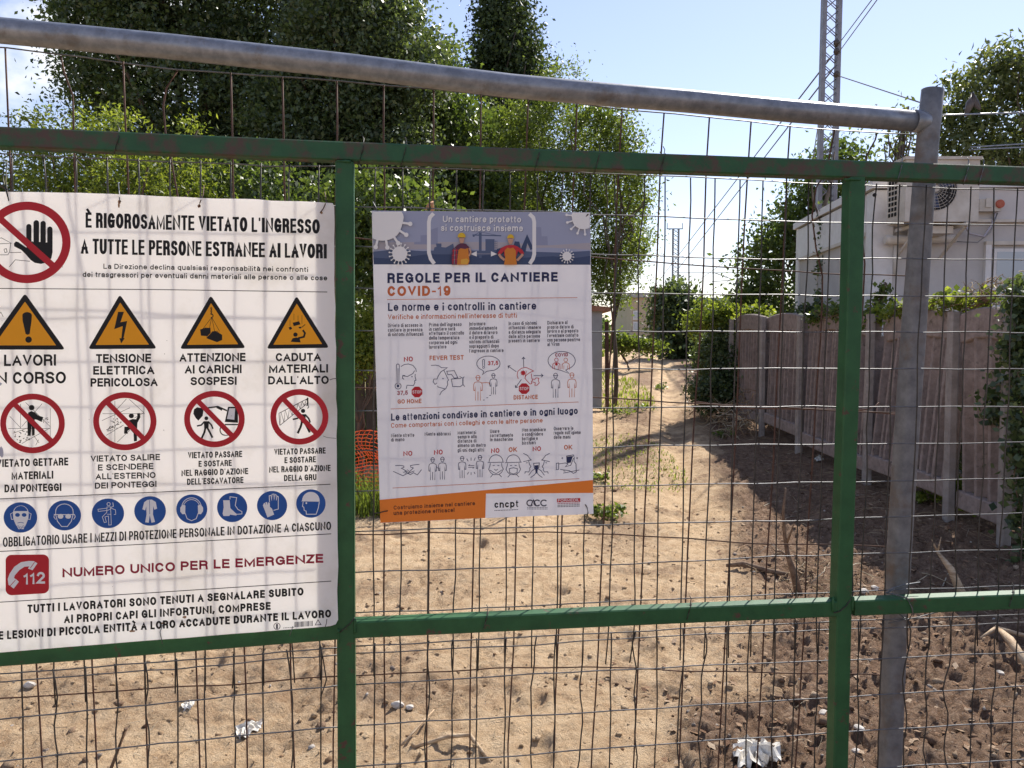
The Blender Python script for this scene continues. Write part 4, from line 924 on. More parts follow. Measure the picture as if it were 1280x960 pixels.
# ------------------------------------------------------------------ terrain
NP = np.random.RandomState(4)
_tab = NP.rand(256, 256)
def vnoise(x_, y_):
    xi = np.floor(x_).astype(int); yi = np.floor(y_).astype(int); fx = x_-xi; fy = y_-yi
    fx = fx*fx*(3-2*fx); fy = fy*fy*(3-2*fy); a = _tab[xi & 255, yi & 255]; b = _tab[(xi+1) & 255, yi & 255]; c = _tab[xi & 255, (yi+1) & 255]; d = _tab[(xi+1) & 255, (yi+1) & 255]
    return (a*(1-fx)+b*fx)*(1-fy)+(c*(1-fx)+d*fx)*fy
def fbm(x_, y_, o=4, ga=.55):
    s = 0; a = 1; t_ = 0
    for i in range(o): s = s+a*vnoise(x_*2**i+17.3*i, y_*2**i+5.1*i); t_ += a; a *= ga
    return s/t_
def edge_x(y_): return np.interp(y_, [0, 3, 4, 6, 9, 13, 25, 45], [.55, .72, 1.1, 1.75, 2.3, 3.0, 5.2, 8])
def base_z(x_, y_):
    z = np.interp(y_, [-50, 8, 13, 25, 40, 80, 400], [0, 0, .22, .78, 1.15, 1.3, 1.2])
    e = edge_x(y_); z = z + .10*np.clip((x_-e)/1.4, 0, 1)*np.clip((y_-3)/4, 0, 1)      # bank towards the concrete fence
    z = z - np.clip((x_-5.2)/3, 0, 1)*.0
    return z
def soil_mask(x_, y_):
    e = edge_x(y_); n_ = fbm(x_*1.1+3, y_*1.1, 4)-.5
    m_ = np.clip((x_-e+n_*1.1)/.35+.5, 0, 1)
    # darker churned patches on the left and in the middle
    p_ = np.clip((fbm(x_*1.3+40, y_*2.0+9, 5, .7)-.53)*8, 0, 1)*.6*np.clip((y_-2.9)/1, 0, 1)
    q = np.exp(-(((x_+.55)/.55)**2+((y_-3.55)/.25)**2))*.7
    r_ = np.clip(1-np.abs(x_-(-1.2))/3, 0, 1)*np.clip((fbm(x_*2.2+80, y_*3.0, 3)-.52)*6, 0, 1)*.4
    ctr = np.interp(y_, [3, 9, 13, 25, 45], [.3, 1.2, 1.9, 4.1, 6.8])+.1
    mid = np.exp(-((x_-ctr)/.33)**4)*np.clip((y_-5.5)/2, 0, 1)*np.clip((fbm(x_*1.5+11, y_*.8+3, 3)-.36)*5, 0, 1)*.85
    return np.clip(np.maximum.reduce([m_, p_, q, r_, mid]), 0, 1)
mk_r = random.Random(9)
MARKS = [(mk_r.uniform(-1.8, 1.3), mk_r.uniform(2.8, 6.5), mk_r.uniform(.9, 2.2), .13, .05) for _ in range(34)]
def full_z(x_, y_, mk=None):
    mk = soil_mask(x_, y_) if mk is None else mk
    z = base_z(x_, y_)
    near = np.clip(1-(np.abs(y_-3)-5)/14, .25, 1)
    z = z+(fbm(x_*.8, y_*.8, 3)-.5)*.10
    z = z+(fbm(x_*5, y_*5, 3)-.5)*(.022+.05*mk)*near
    rg = 1-np.abs(fbm(x_*13+9, y_*13, 3)-.5)*2
    z = z+(rg-.7)*(.015+.038*mk)*near
    z = z+(fbm(x_*34, y_*34, 2)-.5)*(.022+.036*mk)*near
    z = z+(fbm(x_*70+4, y_*70, 2)-.5)*(.006+.012*mk)*near
    for (mx_, my_, an_, L_, W_) in MARKS:
        dx_ = (x_-mx_)*cos(an_)+(y_-my_)*sin(an_); dy_ = -(x_-mx_)*sin(an_)+(y_-my_)*cos(an_)
        q_ = (dx_/L_)**2+(dy_/W_)**2
        z = z-.022*np.exp(-q_**2)+.010*np.exp(-((q_-1.9)/.7)**2)
    for tx_ in (-.95, -.35):                                     # old tyre tread prints crossing the near ground
        d_ = np.abs(x_-tx_-.32*(y_-3.2)); inside = np.clip((.11-d_)/.02, 0, 1)*np.clip((5.6-y_)/.4, 0, 1)
        z = z-inside*(.010+.010*(np.sin((y_+d_*.9)*70) > 0))
    for c_ in (-.55, .75):                                       # wheel ruts of the track
        ctr = np.interp(y_, [3, 9, 13, 25, 45], [.3, 1.2, 1.9, 4.1, 6.8])+c_
        z = z-.085*np.exp(-((x_-ctr)/.20)**2)*np.clip((y_-5)/3, 0, 1)
    return z
def gz(x_, y_): return float(full_z(np.array([float(x_)]), np.array([float(y_)]))[0])
ys = np.concatenate([np.array([-60, -30, -15, -8, -4, -2, 0, 1, 1.8]), np.arange(2.3, 4.6, .016), np.arange(4.6, 7.5, .028), np.arange(7.5, 14, .06), np.arange(14, 26, .2), np.arange(26, 60, 1.2), np.array([70, 90, 130, 200, 300, 500, 900, 1500])])
xs = np.concatenate([np.array([-900, -400, -150, -70, -40, -25]), np.arange(-16, -7, .5), np.arange(-7, -3.0, .08), np.arange(-3.0, 3.4, .0165), np.arange(3.4, 6, .05), np.arange(6, 16, .5), np.array([20, 30, 50, 90, 180, 400, 900])])
X, Y = np.meshgrid(xs, ys); MK = soil_mask(X, Y); Z = full_z(X, Y, MK)
nx, ny = len(xs), len(ys)
idx = np.arange(nx*ny).reshape(ny, nx)
Fq = np.stack([idx[:-1, :-1], idx[:-1, 1:], idx[1:, 1:], idx[1:, :-1]], -1).reshape(-1, 4)
gm = bpy.data.materials.new('bare_earth'); gm.use_nodes = True; t = gm.node_tree; N = t.nodes; p = N['Principled BSDF']
p.inputs['Roughness'].default_value = .95; p.inputs['Specular IOR Level'].default_value = .1
at_n = N.new('ShaderNodeAttribute'); at_n.attribute_name = 'soil'
gr_n = N.new('ShaderNodeAttribute'); gr_n.attribute_name = 'green'
cdn = N.new('ShaderNodeTexCoord')
def nz_node(scale, det=8, ro=.65):
    n = N.new('ShaderNodeTexNoise'); n.inputs['Scale'].default_value = scale; n.inputs['Detail'].default_value = det; n.inputs['Roughness'].default_value = ro
    t.links.new(cdn.outputs['Object'], n.inputs['Vector']); return n
def ramp(fac, stops):
    r = N.new('ShaderNodeValToRGB'); el = r.color_ramp.elements
    while len(el) < len(stops): el.new(.5)
    for e_, (ps, c) in zip(el, stops): e_.position = ps; e_.color = hexc(*c)
    t.links.new(fac, r.inputs['Fac']); return r.outputs['Color']
def mixc(f, a, b):
    m_ = N.new('ShaderNodeMixRGB'); 
    if isinstance(f, float): m_.inputs[0].default_value = f
    else: t.links.new(f, m_.inputs[0])
    t.links.new(a, m_.inputs[1]); t.links.new(b, m_.inputs[2]); return m_.outputs[0]
sand = ramp(nz_node(7, 14, .8).outputs['Fac'], [(.30, (.27, .16, .09)), (.42, (.49, .33, .195)), (.54, (.63, .455, .285)), (.75, (.72, .56, .38))])
soil = ramp(nz_node(14, 14, .8).outputs['Fac'], [(.3, (.09, .05, .034)), (.5, (.23, .145, .095)), (.75, (.42, .30, .21))])
speckn = ramp(nz_node(130, 3).outputs['Fac'], [(.60, (0, 0, 0)), (.68, (1, 1, 1))])
stn = N.new('ShaderNodeRGB'); stn.outputs[0].default_value = (.46, .40, .34, 1)
grn = ramp(nz_node(30, 6).outputs['Fac'], [(.35, (.045, .075, .015)), (.65, (.14, .18, .04))])
c_ = mixc(at_n.outputs['Fac'], sand, soil)
mth = N.new('ShaderNodeMath'); mth.operation = 'MULTIPLY'; mth.inputs[1].default_value = .5; t.links.new(speckn, mth.inputs[0])
c_ = mixc(mth.outputs[0], c_, stn.outputs[0]); c_ = mixc(gr_n.outputs['Fac'], c_, grn)
t.links.new(c_, p.inputs['Base Color'])
b = N.new('ShaderNodeBump'); b.inputs['Strength'].default_value = 1; b.inputs['Distance'].default_value = .035
t.links.new(nz_node(55, 12, .75).outputs['Fac'], b.inputs['Height']); t.links.new(b.outputs[0], p.inputs['Normal'])
GRN = np.clip((fbm(X*.5+7, Y*.35, 3)-.5)*5, 0, 1)*np.clip((Y-14)/6, 0, 1)*np.clip((np.interp(Y, [14, 25, 45], [0.9, 2.6, 5.0])-X)/.8, 0, 1)
GRN = np.maximum(GRN, np.clip((Y-42)/4, 0, 1))
GRN = np.maximum(GRN, np.clip((-1.6-.05*Y-X)/1.5, 0, 1)*np.clip((Y-9)/2, 0, 1)*.9)
ground = from_np('ground', np.stack([X.ravel(), Y.ravel(), Z.ravel()], -1), Fq, gm, smooth=True, attr={'soil': MK.ravel(), 'green': GRN.ravel()})
tag(ground, kind='structure')

# ---- loose clods and pebbles, straw and rootlets: nobody could count them
ico = bpy.data.meshes.new('tmp')
import bmesh
bm_ = bmesh.new(); bmesh.ops.create_icosphere(bm_, subdivisions=1, radius=1); IV = np.array([v.co[:] for v in bm_.verts]); IF = np.array([[v.index for v in f.verts] for f in bm_.faces]); bm_.free()
bpy.data.meshes.remove(ico)
def scatter_rocks(name, n, xf, yf, rmin, rmax, m, seed, accept=None, flat=.7):
    rs = np.random.RandomState(seed)
    x_ = xf(rs, n); y_ = yf(rs, n)
    if accept is not None:
        k = rs.rand(n) < accept(x_, y_); x_, y_ = x_[k], y_[k]; n = len(x_)
    r_ = rmin+(rmax-rmin)*rs.rand(n)**7
    z_ = full_z(x_, y_)+r_*.1
    V = IV[None]*(1+.95*(rs.rand(n, len(IV), 1)-.5))*(np.stack([.7+.6*rs.rand(n), .7+.6*rs.rand(n), flat*(.7+.5*rs.rand(n))], -1))[:, None, :]*r_[:, None, None]
    a = rs.rand(n)*6.28; ca, sa = np.cos(a)[:, None], np.sin(a)[:, None]
    V = np.stack([V[..., 0]*ca-V[..., 1]*sa, V[..., 0]*sa+V[..., 1]*ca, V[..., 2]], -1)+np.stack([x_, y_, z_], -1)[:, None, :]
    Fc = IF[None]+(np.arange(n)*len(IV))[:, None, None]
    return from_np(name, V.reshape(-1, 3), Fc.reshape(-1, 3), m)
def isl(name, stops, rough=.9):
    m = bpy.data.materials.new(name); m.use_nodes = True; t = m.node_tree; N = t.nodes; p = N['Principled BSDF']; p.inputs['Roughness'].default_value = rough; p.inputs['Specular IOR Level'].default_value = .15
    g_ = N.new('ShaderNodeNewGeometry'); r = N.new('ShaderNodeValToRGB'); el = r.color_ramp.elements
    while len(el) < len(stops): el.new(.5)
    for e_, (ps, c) in zip(el, stops): e_.position = ps; e_.color = hexc(*c)
    t.links.new(g_.outputs['Random Per Island'], r.inputs['Fac'])
    cd_ = N.new('ShaderNodeTexCoord'); n_ = N.new('ShaderNodeTexNoise'); n_.inputs['Scale'].default_value = 90; n_.inputs['Detail'].default_value = 8; n_.inputs['Roughness'].default_value = .8
    t.links.new(cd_.outputs['Object'], n_.inputs['Vector']); b_ = N.new('ShaderNodeBump'); b_.inputs['Strength'].default_value = 1; b_.inputs['Distance'].default_value = .012
    t.links.new(n_.outputs['Fac'], b_.inputs['Height']); t.links.new(b_.outputs[0], p.inputs['Normal'])
    m2_ = N.new('ShaderNodeMixRGB'); m2_.blend_type = 'MULTIPLY'; m2_.inputs[0].default_value = .8; r2 = N.new('ShaderNodeValToRGB'); r2.color_ramp.elements[0].position = .3; r2.color_ramp.elements[1].position = .6; r2.color_ramp.elements[0].color = (.45, .42, .4, 1)
    t.links.new(n_.outputs['Fac'], r2.inputs['Fac']); t.links.new(r.outputs['Color'], m2_.inputs[1]); t.links.new(r2.outputs['Color'], m2_.inputs[2]); t.links.new(m2_.outputs[0], p.inputs['Base Color'])
    return m
M['clod'] = isl('earth_clod', [(0, (.13, .075, .048)), (.5, (.27, .175, .115)), (.85, (.38, .27, .18)), (1, (.50, .38, .27))])
M['sandclod'] = isl('dry_sand_clod', [(0, (.28, .17, .10)), (.5, (.46, .32, .19)), (1, (.62, .46, .30))])
M['pebble'] = isl('pale_pebble', [(0, (.28, .22, .18)), (.5, (.42, .36, .31)), (1, (.58, .54, .50))])
uy = lambda a, b_: (lambda rs, n: a+(b_-a)*rs.rand(n)**1.6)
c1_ = scatter_rocks('soil_clods', 15000, lambda rs, n: -2.4+6.2*rs.rand(n), uy(2.5, 9), .003, .026, M['clod'], 1, lambda a, b_: .75*soil_mask(a, b_)**1.3*np.clip(fbm(a*3+5, b_*3, 3)*3.2-.9, .08, 1))
tag(c1_, 'loose brown clods of turned soil along the right side of the track', 'soil', kind='stuff')
c2_ = scatter_rocks('dry_clods', 11000, lambda rs, n: -3+5*rs.rand(n), uy(2.5, 10), .002, .016, M['sandclod'], 2, lambda a, b_: .9-soil_mask(a, b_)*.6)
tag(c2_, 'small dry crumbs of sandy earth on the track', 'soil', kind='stuff')
c3_ = scatter_rocks('pebbles', 1500, lambda rs, n: -2.6+6.2*rs.rand(n), uy(2.5, 8), .003, .017, M['pebble'], 3, lambda a, b_: .12+.88*soil_mask(a, b_))
tag(c3_, 'scattered pale pebbles in the turned soil', 'stones', kind='stuff')
def scatter_straw(name, n, xf, yf, lmin, lmax, w, m, seed, accept, lift=.02, curve=.3):
    rs = np.random.RandomState(seed); x_ = xf(rs, n); y_ = yf(rs, n); k = rs.rand(n) < accept(x_, y_); x_, y_ = x_[k], y_[k]; n = len(x_)
    L = lmin+(lmax-lmin)*rs.rand(n)**2; a = rs.rand(n)*6.28; S = 5
    P = np.zeros((n, S, 3)); P[:, 0, 0] = x_; P[:, 0, 1] = y_; P[:, 0, 2] = full_z(x_, y_)+.004
    el = (rs.rand(n)-.3)*1.0*lift*20
    for i in range(1, S):
        a = a+(rs.rand(n)-.5)*curve*2; el = el-.25
        P[:, i, 0] = P[:, i-1, 0]+np.cos(a)*L/S; P[:, i, 1] = P[:, i-1, 1]+np.sin(a)*L/S
        P[:, i, 2] = np.maximum(P[:, i-1, 2]+np.sin(np.clip(el, -1, 1))*L/S*.5, full_z(P[:, i, 0], P[:, i, 1])+.003)
    rings = []
    W_ = (w*(.5+rs.rand(n)))[:, None]*np.linspace(1, .4, S)[None]
    for j in range(3):
        an = 2*pi*j/3; rings.append(P+np.stack([W_*cos(an)*np.sin(a)[:, None], -W_*cos(an)*np.cos(a)[:, None], W_*sin(an)], -1))
    V = np.stack(rings, 2)          # n,S,3,3
    base = (np.arange(n)*S*3)[:, None, None, None]
    s_i = np.arange(S-1)[None, :, None, None]; j_i = np.arange(3)[None, None, :, None]
    Fc = np.concatenate([base+s_i*3+j_i, base+s_i*3+(j_i+1) % 3, base+(s_i+1)*3+(j_i+1) % 3, base+(s_i+1)*3+j_i], -1)
    return from_np(name, V.reshape(-1, 3), Fc.reshape(-1, 4), m)
M['straw'] = isl('dry_straw', [(0, (.20, .12, .07)), (.4, (.40, .28, .16)), (.8, (.60, .48, .32)), (1, (.72, .64, .50))])
tag(scatter_straw('straw', 4800, lambda rs, n: -2.2+6*rs.rand(n), uy(2.6, 9.5), .03, .16, .0011, M['straw'], 5, lambda a, b_: .2+.8*soil_mask(a, b_)), 'dry straw and rootlets littering the turned soil', 'straw', kind='stuff')
tag(scatter_straw('brushwood', 420, lambda rs, n: 1.4+2.3*rs.rand(n), lambda rs, n: 4.6+9*rs.rand(n), .15, .6, .003, M['straw'], 6, lambda a, b_: np.clip(a-edge_x(b_)+.2, 0, 1)+.1, .05, .25), 'dry brushwood lying in the shade below the concrete fence', 'brushwood', kind='stuff')
# litter leaves
def litter(name, n, xf, yf, size, m, seed, accept):
    rs = np.random.RandomState(seed); x_ = xf(rs, n); y_ = yf(rs, n); k = rs.rand(n) < accept(x_, y_); x_, y_ = x_[k], y_[k]; n = len(x_)
    c = np.stack([x_, y_, full_z(x_, y_)+.008], -1); a = rs.rand(n)*6.28; s_ = size*(.5+rs.rand(n))
    u = np.stack([np.cos(a), np.sin(a), (rs.rand(n)-.5)*.8], -1)*s_[:, None]; v = np.stack([-np.sin(a), np.cos(a), (rs.rand(n)-.5)*.8], -1)*s_[:, None]*.6
    V = np.stack([c-u, c-v*.9, c+u, c+v], 1).reshape(-1, 3); return from_np(name, V, np.arange(4*n).reshape(-1, 4), m)
M['litter'] = isl('dead_leaf', [(0, (.15, .08, .05)), (.5, (.33, .2, .12)), (1, (.55, .42, .3))])
tag(litter('leaf_litter', 4200, lambda rs, n: .3+3.6*rs.rand(n), lambda rs, n: 2.8+11*rs.rand(n)**1.3, .018, M['litter'], 9, lambda a, b_: soil_mask(a, b_)), 'brown dead leaves strewn on the soil by the concrete fence', 'leaves', kind='stuff')

# ------------------------------------------------------------------ foliage
def clump_leaves(blobs, n_clump, per, size, seed, csize=.35, shell=.5, asp=.55, up=.3):
    """leaf rhombi in clumps spread through ellipsoid blobs (cx,cy,cz,rx,ry,rz)"""
    rs = np.random.RandomState(seed); B = np.array(blobs, float); vol = (B[:, 3]*B[:, 4]*B[:, 5])**(2/3); pr = vol/vol.sum()
    k = rs.choice(len(B), n_clump, p=pr); d = rs.normal(size=(n_clump, 3)); d /= np.linalg.norm(d, axis=1)[:, None]
    r_ = shell+(1-shell)*rs.rand(n_clump)**.6; r_ = r_*(.88+.3*rs.rand(n_clump)**3)
    C = B[k, :3]+d*B[k, 3:]*r_[:, None]
    cs = csize*(.5+rs.rand(n_clump))
    m_ = n_clump*per; ci = np.repeat(np.arange(n_clump), per)
    P = C[ci]+rs.normal(size=(m_, 3))*cs[ci][:, None]*np.array([.55, .55, .42])
    nrm_ = rs.normal(size=(m_, 3)); nrm_[:, 2] += up; nrm_ /= np.linalg.norm(nrm_, axis=1)[:, None]
    u = np.cross(nrm_, rs.normal(size=(m_, 3))); u /= np.linalg.norm(u, axis=1)[:, None]; v = np.cross(nrm_, u)
    s_ = size*(.55+.9*rs.rand(m_))[:, None]*.5
    V = np.stack([P-u*s_, P-v*s_*asp+nrm_*s_*.18, P+u*s_, P+v*s_*asp+nrm_*s_*.18], 1).reshape(-1, 3)
    return V, np.arange(4*m_).reshape(-1, 4), C
def pb(px, py, d, rx, ry, rz_depth=None):
    c = at(px, py, d); s_ = c.y/F
    return (c.x, c.y, c.z, rx*s_, (rz_depth if rz_depth else (rx+ry)/2*s_), ry*s_)
M['bark'] = mat('bark', (.06, .045, .035), (.14, .11, .085), 14, .9, 0, .6, 30, stretch=(1, 1, .25))
def limb(mb, p, q, r0, r1, rn_, n=6, wig=.08):
    p, q = Vector(p), Vector(q); L = (q-p).length; pts = []
    for i in range(n+1):
        f = i/n; o = Vector((rn_.gauss(0, 1), rn_.gauss(0, 1), rn_.gauss(0, .4)))*wig*L*.3*(sin(pi*f)); pts.append(p.lerp(q, f)+o)
    mb.tube(pts, [r0+(r1-r0)*i/n for i in range(n+1)], 7); return pts
def tree(name, label, cat, blobs, trunk_xy, n_clump, per, size, m, seed, tr=.2, csize=.35, group=None, shell=.5, nl=10, asp=.55, up=.3, parts=('trunk', 'crown')):
    tx, ty = trunk_xy; z0 = gz(tx, ty)-.05
    th = thing(name, (tx, ty, z0), label, cat, group); rn_ = random.Random(seed)
    V, Fc, C = clump_leaves(blobs, n_clump, per, size, seed, csize, shell, asp, up)
    big = sorted(blobs, key=lambda b_: -b_[3]*b_[5]); topz = max(b_[2]+b_[5]*.6 for b_ in blobs)
    mb = MB(); main = big[0]
    tp = limb(mb, (tx, ty, z0-.1), (main[0], main[1], min(main[2]+main[5]*.5, topz)), tr, tr*.25, rn_, 9, .05)
    for i in range(nl):
        b_ = blobs[rn_.randrange(len(blobs))]; st = tp[rn_.randrange(3, 8)]
        tgt = C[rn_.randrange(len(C))]
        limb(mb, st, tgt, tr*.32, .012, rn_, 6, .12)
    mb.build(parts[0], M['bark'], th)
    from_np(parts[1], V, Fc, m, th)
    return th
M['leaf_dark'] = leaf_mat('dark_green_leaves', (.03, .05, .024), (.11, .15, .065), .34, .4, spec=.5)
M['leaf_mid'] = leaf_mat('green_leaves', (.04, .07, .02), (.10, .14, .04), .4, .45)
M['leaf_bright'] = leaf_mat('bright_green_leaves', (.055, .09, .02), (.14, .18, .045), .45, .45)
M['leaf_lime'] = leaf_mat('yellow_green_leaves', (.08, .12, .02), (.20, .24, .05), .48, .5)
M['leaf_con'] = leaf_mat('cypress_green', (.022, .04, .018), (.07, .10, .04), .25, .6)
M['leaf_maple'] = leaf_mat('maple_leaves', (.05, .075, .03), (.13, .15, .06), .35, .4)
# big dark trees, left
D = 15
tree('broadleaf_tree', 'tall dark broadleaf tree behind the warning board, its crown filling the upper left sky', 'tree',
     [pb(150, 60, D, 80, 95), pb(215, -20, D, 110, 110), pb(120, 110, D, 50, 40), pb(250, 120, D, 130, 110), pb(330, 30, D+1, 110, 110), pb(120, 0, D, 60, 60), pb(200, 240, D, 130, 110), pb(270, -150, D+1, 130, 110), pb(330, 190, D+1, 100, 110)],
     (-5.8, 15.5), 1700, 84, .085, M['leaf_dark'], 21, .30, .35, 'tall trees behind the site', .35, 14)
tree('broadleaf_tree', 'tall dark tree with lighter leaf tips, between warning board and poster', 'tree',
     [pb(440, 50, D-1, 90, 100), pb(500, 80, D-1, 55, 90), pb(400, 160, D-1, 100, 90), pb(470, 200, D-1, 85, 80), pb(430, -60, D, 95, 90), pb(390, 280, D-1, 100, 90), pb(480, 300, D-1, 70, 90)],
     (-3.0, 14.2), 1600, 76, .08, M['leaf_dark'], 22, .27, .3, 'tall trees behind the site', .35, 12)
tree('broadleaf_tree', 'half-lit green tree rising behind the poster, left of the slender column tree', 'tree',
     [pb(535, 120, 16, 45, 70), pb(560, 190, 16, 60, 70), pb(520, 260, 16, 60, 60), pb(590, 260, 16, 60, 70)],
     (-1.4, 16.3), 800, 60, .09, M['leaf_mid'], 23, .2, .36, 'tall trees behind the site', .3, 10)
# slender column tree
tree('cypress_tree', 'slender dark column of ivy-clad tree rising above the pipe near the middle', 'tree',
     [pb(630, 10, 21, 36, 50), pb(635, 60, 21, 42, 50), pb(645, 110, 21, 48, 60), pb(640, 180, 21, 50, 70), pb(625, -40, 21, 28, 40), pb(610, 90, 21, 22, 40), pb(640, 270, 21, 48, 70)],
     (.1, 21), 1300, 36, .11, M['leaf_con'], 24, .2, .33, None, .3, 8)
tree('locust_tree', 'airy bright green tree with sunlit leaves behind the right half of the poster', 'tree',
     [pb(700, 112, 17, 30, 36), pb(655, 170, 17, 55, 50), pb(735, 175, 17, 50, 50), pb(700, 230, 17, 80, 60), pb(760, 245, 17, 48, 50), pb(740, 330, 17, 60, 60), pb(772, 320, 17, 36, 44), pb(660, 330, 17, 70, 70), pb(600, 200, 17, 50, 70), pb(790, 290, 17, 26, 30)],
     (1.7, 17.5), 1500, 34, .08, M['leaf_bright'], 25, .16, .30, None, .11, 14, .35)
tree('locust_tree', 'thin outer spray of young tree leaning right over the path, beside the airy green tree', 'tree',
     [pb(775, 190, 15.5, 35, 45), pb(795, 240, 15.5, 22, 40), pb(745, 150, 15.5, 40, 35), pb(770, 360, 15.5, 16, 28), pb(800, 310, 15.5, 16, 20)],
     (2.0, 15.6), 300, 28, .07, M['leaf_bright'], 26, .05, .24, None, .1, 10, .5)
# low bright shrubs, left
tree('shrub', 'bright yellow-green feathery shrub peeking over the warning board at the far left', 'shrub',
     [pb(110, 175, 9.5, 90, 40), pb(50, 215, 9.5, 80, 40), pb(200, 220, 9.5, 95, 45), pb(40, 160, 9.5, 20, 22), pb(130, 250, 9.5, 150, 40), pb(240, 160, 9.5, 18, 16)],
     (-4.6, 9.6), 560, 30, .055, M['leaf_lime'], 27, .05, .15, None, .2, 16, .35)
tree('shrub', 'leafy green hedge shrub low behind the warning board beside the green upright', 'shrub',
     [pb(300, 250, 10.5, 100, 70), pb(20, 270, 10.5, 120, 60), pb(180, 330, 10.5, 200, 70), pb(360, 330, 10.5, 100, 80)],
     (-3.4, 10.6), 900, 30, .07, M['leaf_mid'], 28, .06, .24, None, .3, 10, .5)
tree('shrub', 'glossy broad-leaved shrub in the gap between the green upright and the poster', 'shrub',
     [pb(460, 330, 8.5, 60, 50), pb(450, 260, 8.5, 60, 60), pb(520, 300, 8.5, 60, 80)],
     (-1.4, 8.6), 330, 26, .075, M['leaf_mid'], 29, .05, .22, None, .3, 10, .5)
tree('shrub', 'low sunlit yellow-green bush in the gap left of the poster, above the orange net', 'shrub',
     [pb(458, 405, 8, 22, 28), pb(475, 440, 8, 26, 22), pb(430, 450, 8, 40, 28)], (-1.45, 8.05), 200, 24, .05, M['leaf_lime'], 30, .03, .14, None, .2, 8, .5)
# right-hand trees
tree('broadleaf_tree', 'grey-green tree behind the lattice mast and the cabin end', 'tree',
     [pb(960, 330, 24, 34, 60), pb(1000, 290, 24, 40, 60), pb(975, 390, 24, 55, 45), pb(1030, 240, 24, 42, 60), pb(940, 380, 24, 30, 30), pb(1060, 200, 24, 30, 26)],
     (8.2, 24.5), 620, 22, .16, M['leaf_mid'], 31, .14, .5, None, .2, 14, .5)
tree('maple_tree', 'broad maple tree above the cabin roof on the far right', 'tree',
     [pb(1205, 125, 15, 40, 42), pb(1240, 110, 15, 50, 50), pb(1245, 75, 15, 16, 18), pb(1280, 90, 15, 40, 50), pb(1210, 175, 15, 50, 40), pb(1270, 180, 15, 60, 45), pb(1180, 170, 15, 22, 40), pb(1340, 130, 15, 60, 80), pb(1300, 200, 15, 80, 40)],
     (9.2, 15.3), 520, 22, .125, M['leaf_maple'], 32, .12, .26, None, .2, 22, .4)
tree('bare_tree', 'spindly half-bare sapling behind the end of the pipe', 'tree',
     [pb(1130, 165, 15, 26, 40), pb(1112, 190, 15, 18, 26)], (7.1, 15.2), 40, 10, .09, M['leaf_maple'], 33, .05, .3, None, .1, 26, .5)
# far bushes at the end of the track
tree('shrub', 'rounded dark bush closing the far end of the track', 'shrub',
     [pb(848, 404, 30, 30, 32), pb(842, 376, 30, 24, 16), pb(870, 410, 30, 28, 26), pb(860, 425, 30, 40, 20)], (5.9, 30.5), 900, 26, .16, M['leaf_dark'], 34, .1, .5, None, .3, 8, .6)
tree('shrub', 'sunlit green bush on the right of the far end of the track', 'shrub',
     [pb(895, 392, 26, 30, 14), pb(925, 388, 26, 26, 14), pb(880, 405, 26, 22, 14), pb(915, 410, 26, 40, 18)], (7, 26.4), 420, 22, .12, M['leaf_lime'], 35, .06, .35, None, .2, 6, .6)
tree('shrub', 'young green sapling bush at the left edge of the far track', 'shrub',
     [pb(770, 428, 24, 16, 10), pb(790, 431, 24, 18, 7), pb(812, 433, 24, 18, 5)], (3.6, 24.2), 150, 20, .10, M['leaf_bright'], 36, .04, .25, None, .2, 6, .6)
tree('climbing_ivy', 'tangle of dark ivy over the far end of the concrete fence', 'ivy',
     [pb(888, 445, 14.2, 17, 32), pb(908, 450, 13.6, 24, 42), pb(915, 410, 14, 26, 16), pb(895, 490, 13.3, 30, 26), pb(930, 470, 13.2, 18, 40), pb(880, 488, 14, 11, 16)], (3.75, 13.8), 900, 26, .055, M['leaf_dark'], 37, .05, .16, None, .2, 18, .7, parts=('stem', 'foliage'))
tree('climbing_ivy', 'fresh light green creeper on top of the ivy tangle at the fence end', 'ivy',
     [pb(910, 393, 13.5, 26, 10), pb(945, 395, 13, 22, 10), pb(890, 400, 13.5, 18, 10), pb(965, 405, 12.6, 16, 8)], (3.85, 13.2), 170, 20, .06, M['leaf_lime'], 38, .02, .12, None, .2, 6, .7, parts=('stem', 'foliage'))
# distant wooded skyline
far = []
rs_ = random.Random(2)
for i in range(26):
    a_ = rs_.uniform(-60, 60); far.append((a_*1.6+8, 110+rs_.uniform(-10, 20), 3.2+rs_.uniform(-1, 1), 7, 6, rs_.uniform(1.8, 3.2)))
V, Fc, C = clump_leaves(far, 1300, 26, .7, 77, 1.2, .3)
tag(from_np('distant_woods', V, Fc, M['leaf_mid']), 'far-off band of woods on the horizon behind the track', 'woods', kind='stuff')
# hedge mass behind the warning board so the row goes on (seen through gaps)
tree('hedge', 'dense green hedge at ground level behind the warning board', 'hedge',
     [pb(60, 420, 10, 200, 70), pb(260, 430, 10, 160, 70), pb(390, 420, 9.6, 60, 60)], (-4.2, 10.2), 900, 26, .075, M['leaf_mid'], 39, .05, .25, None, .3, 6, .5)
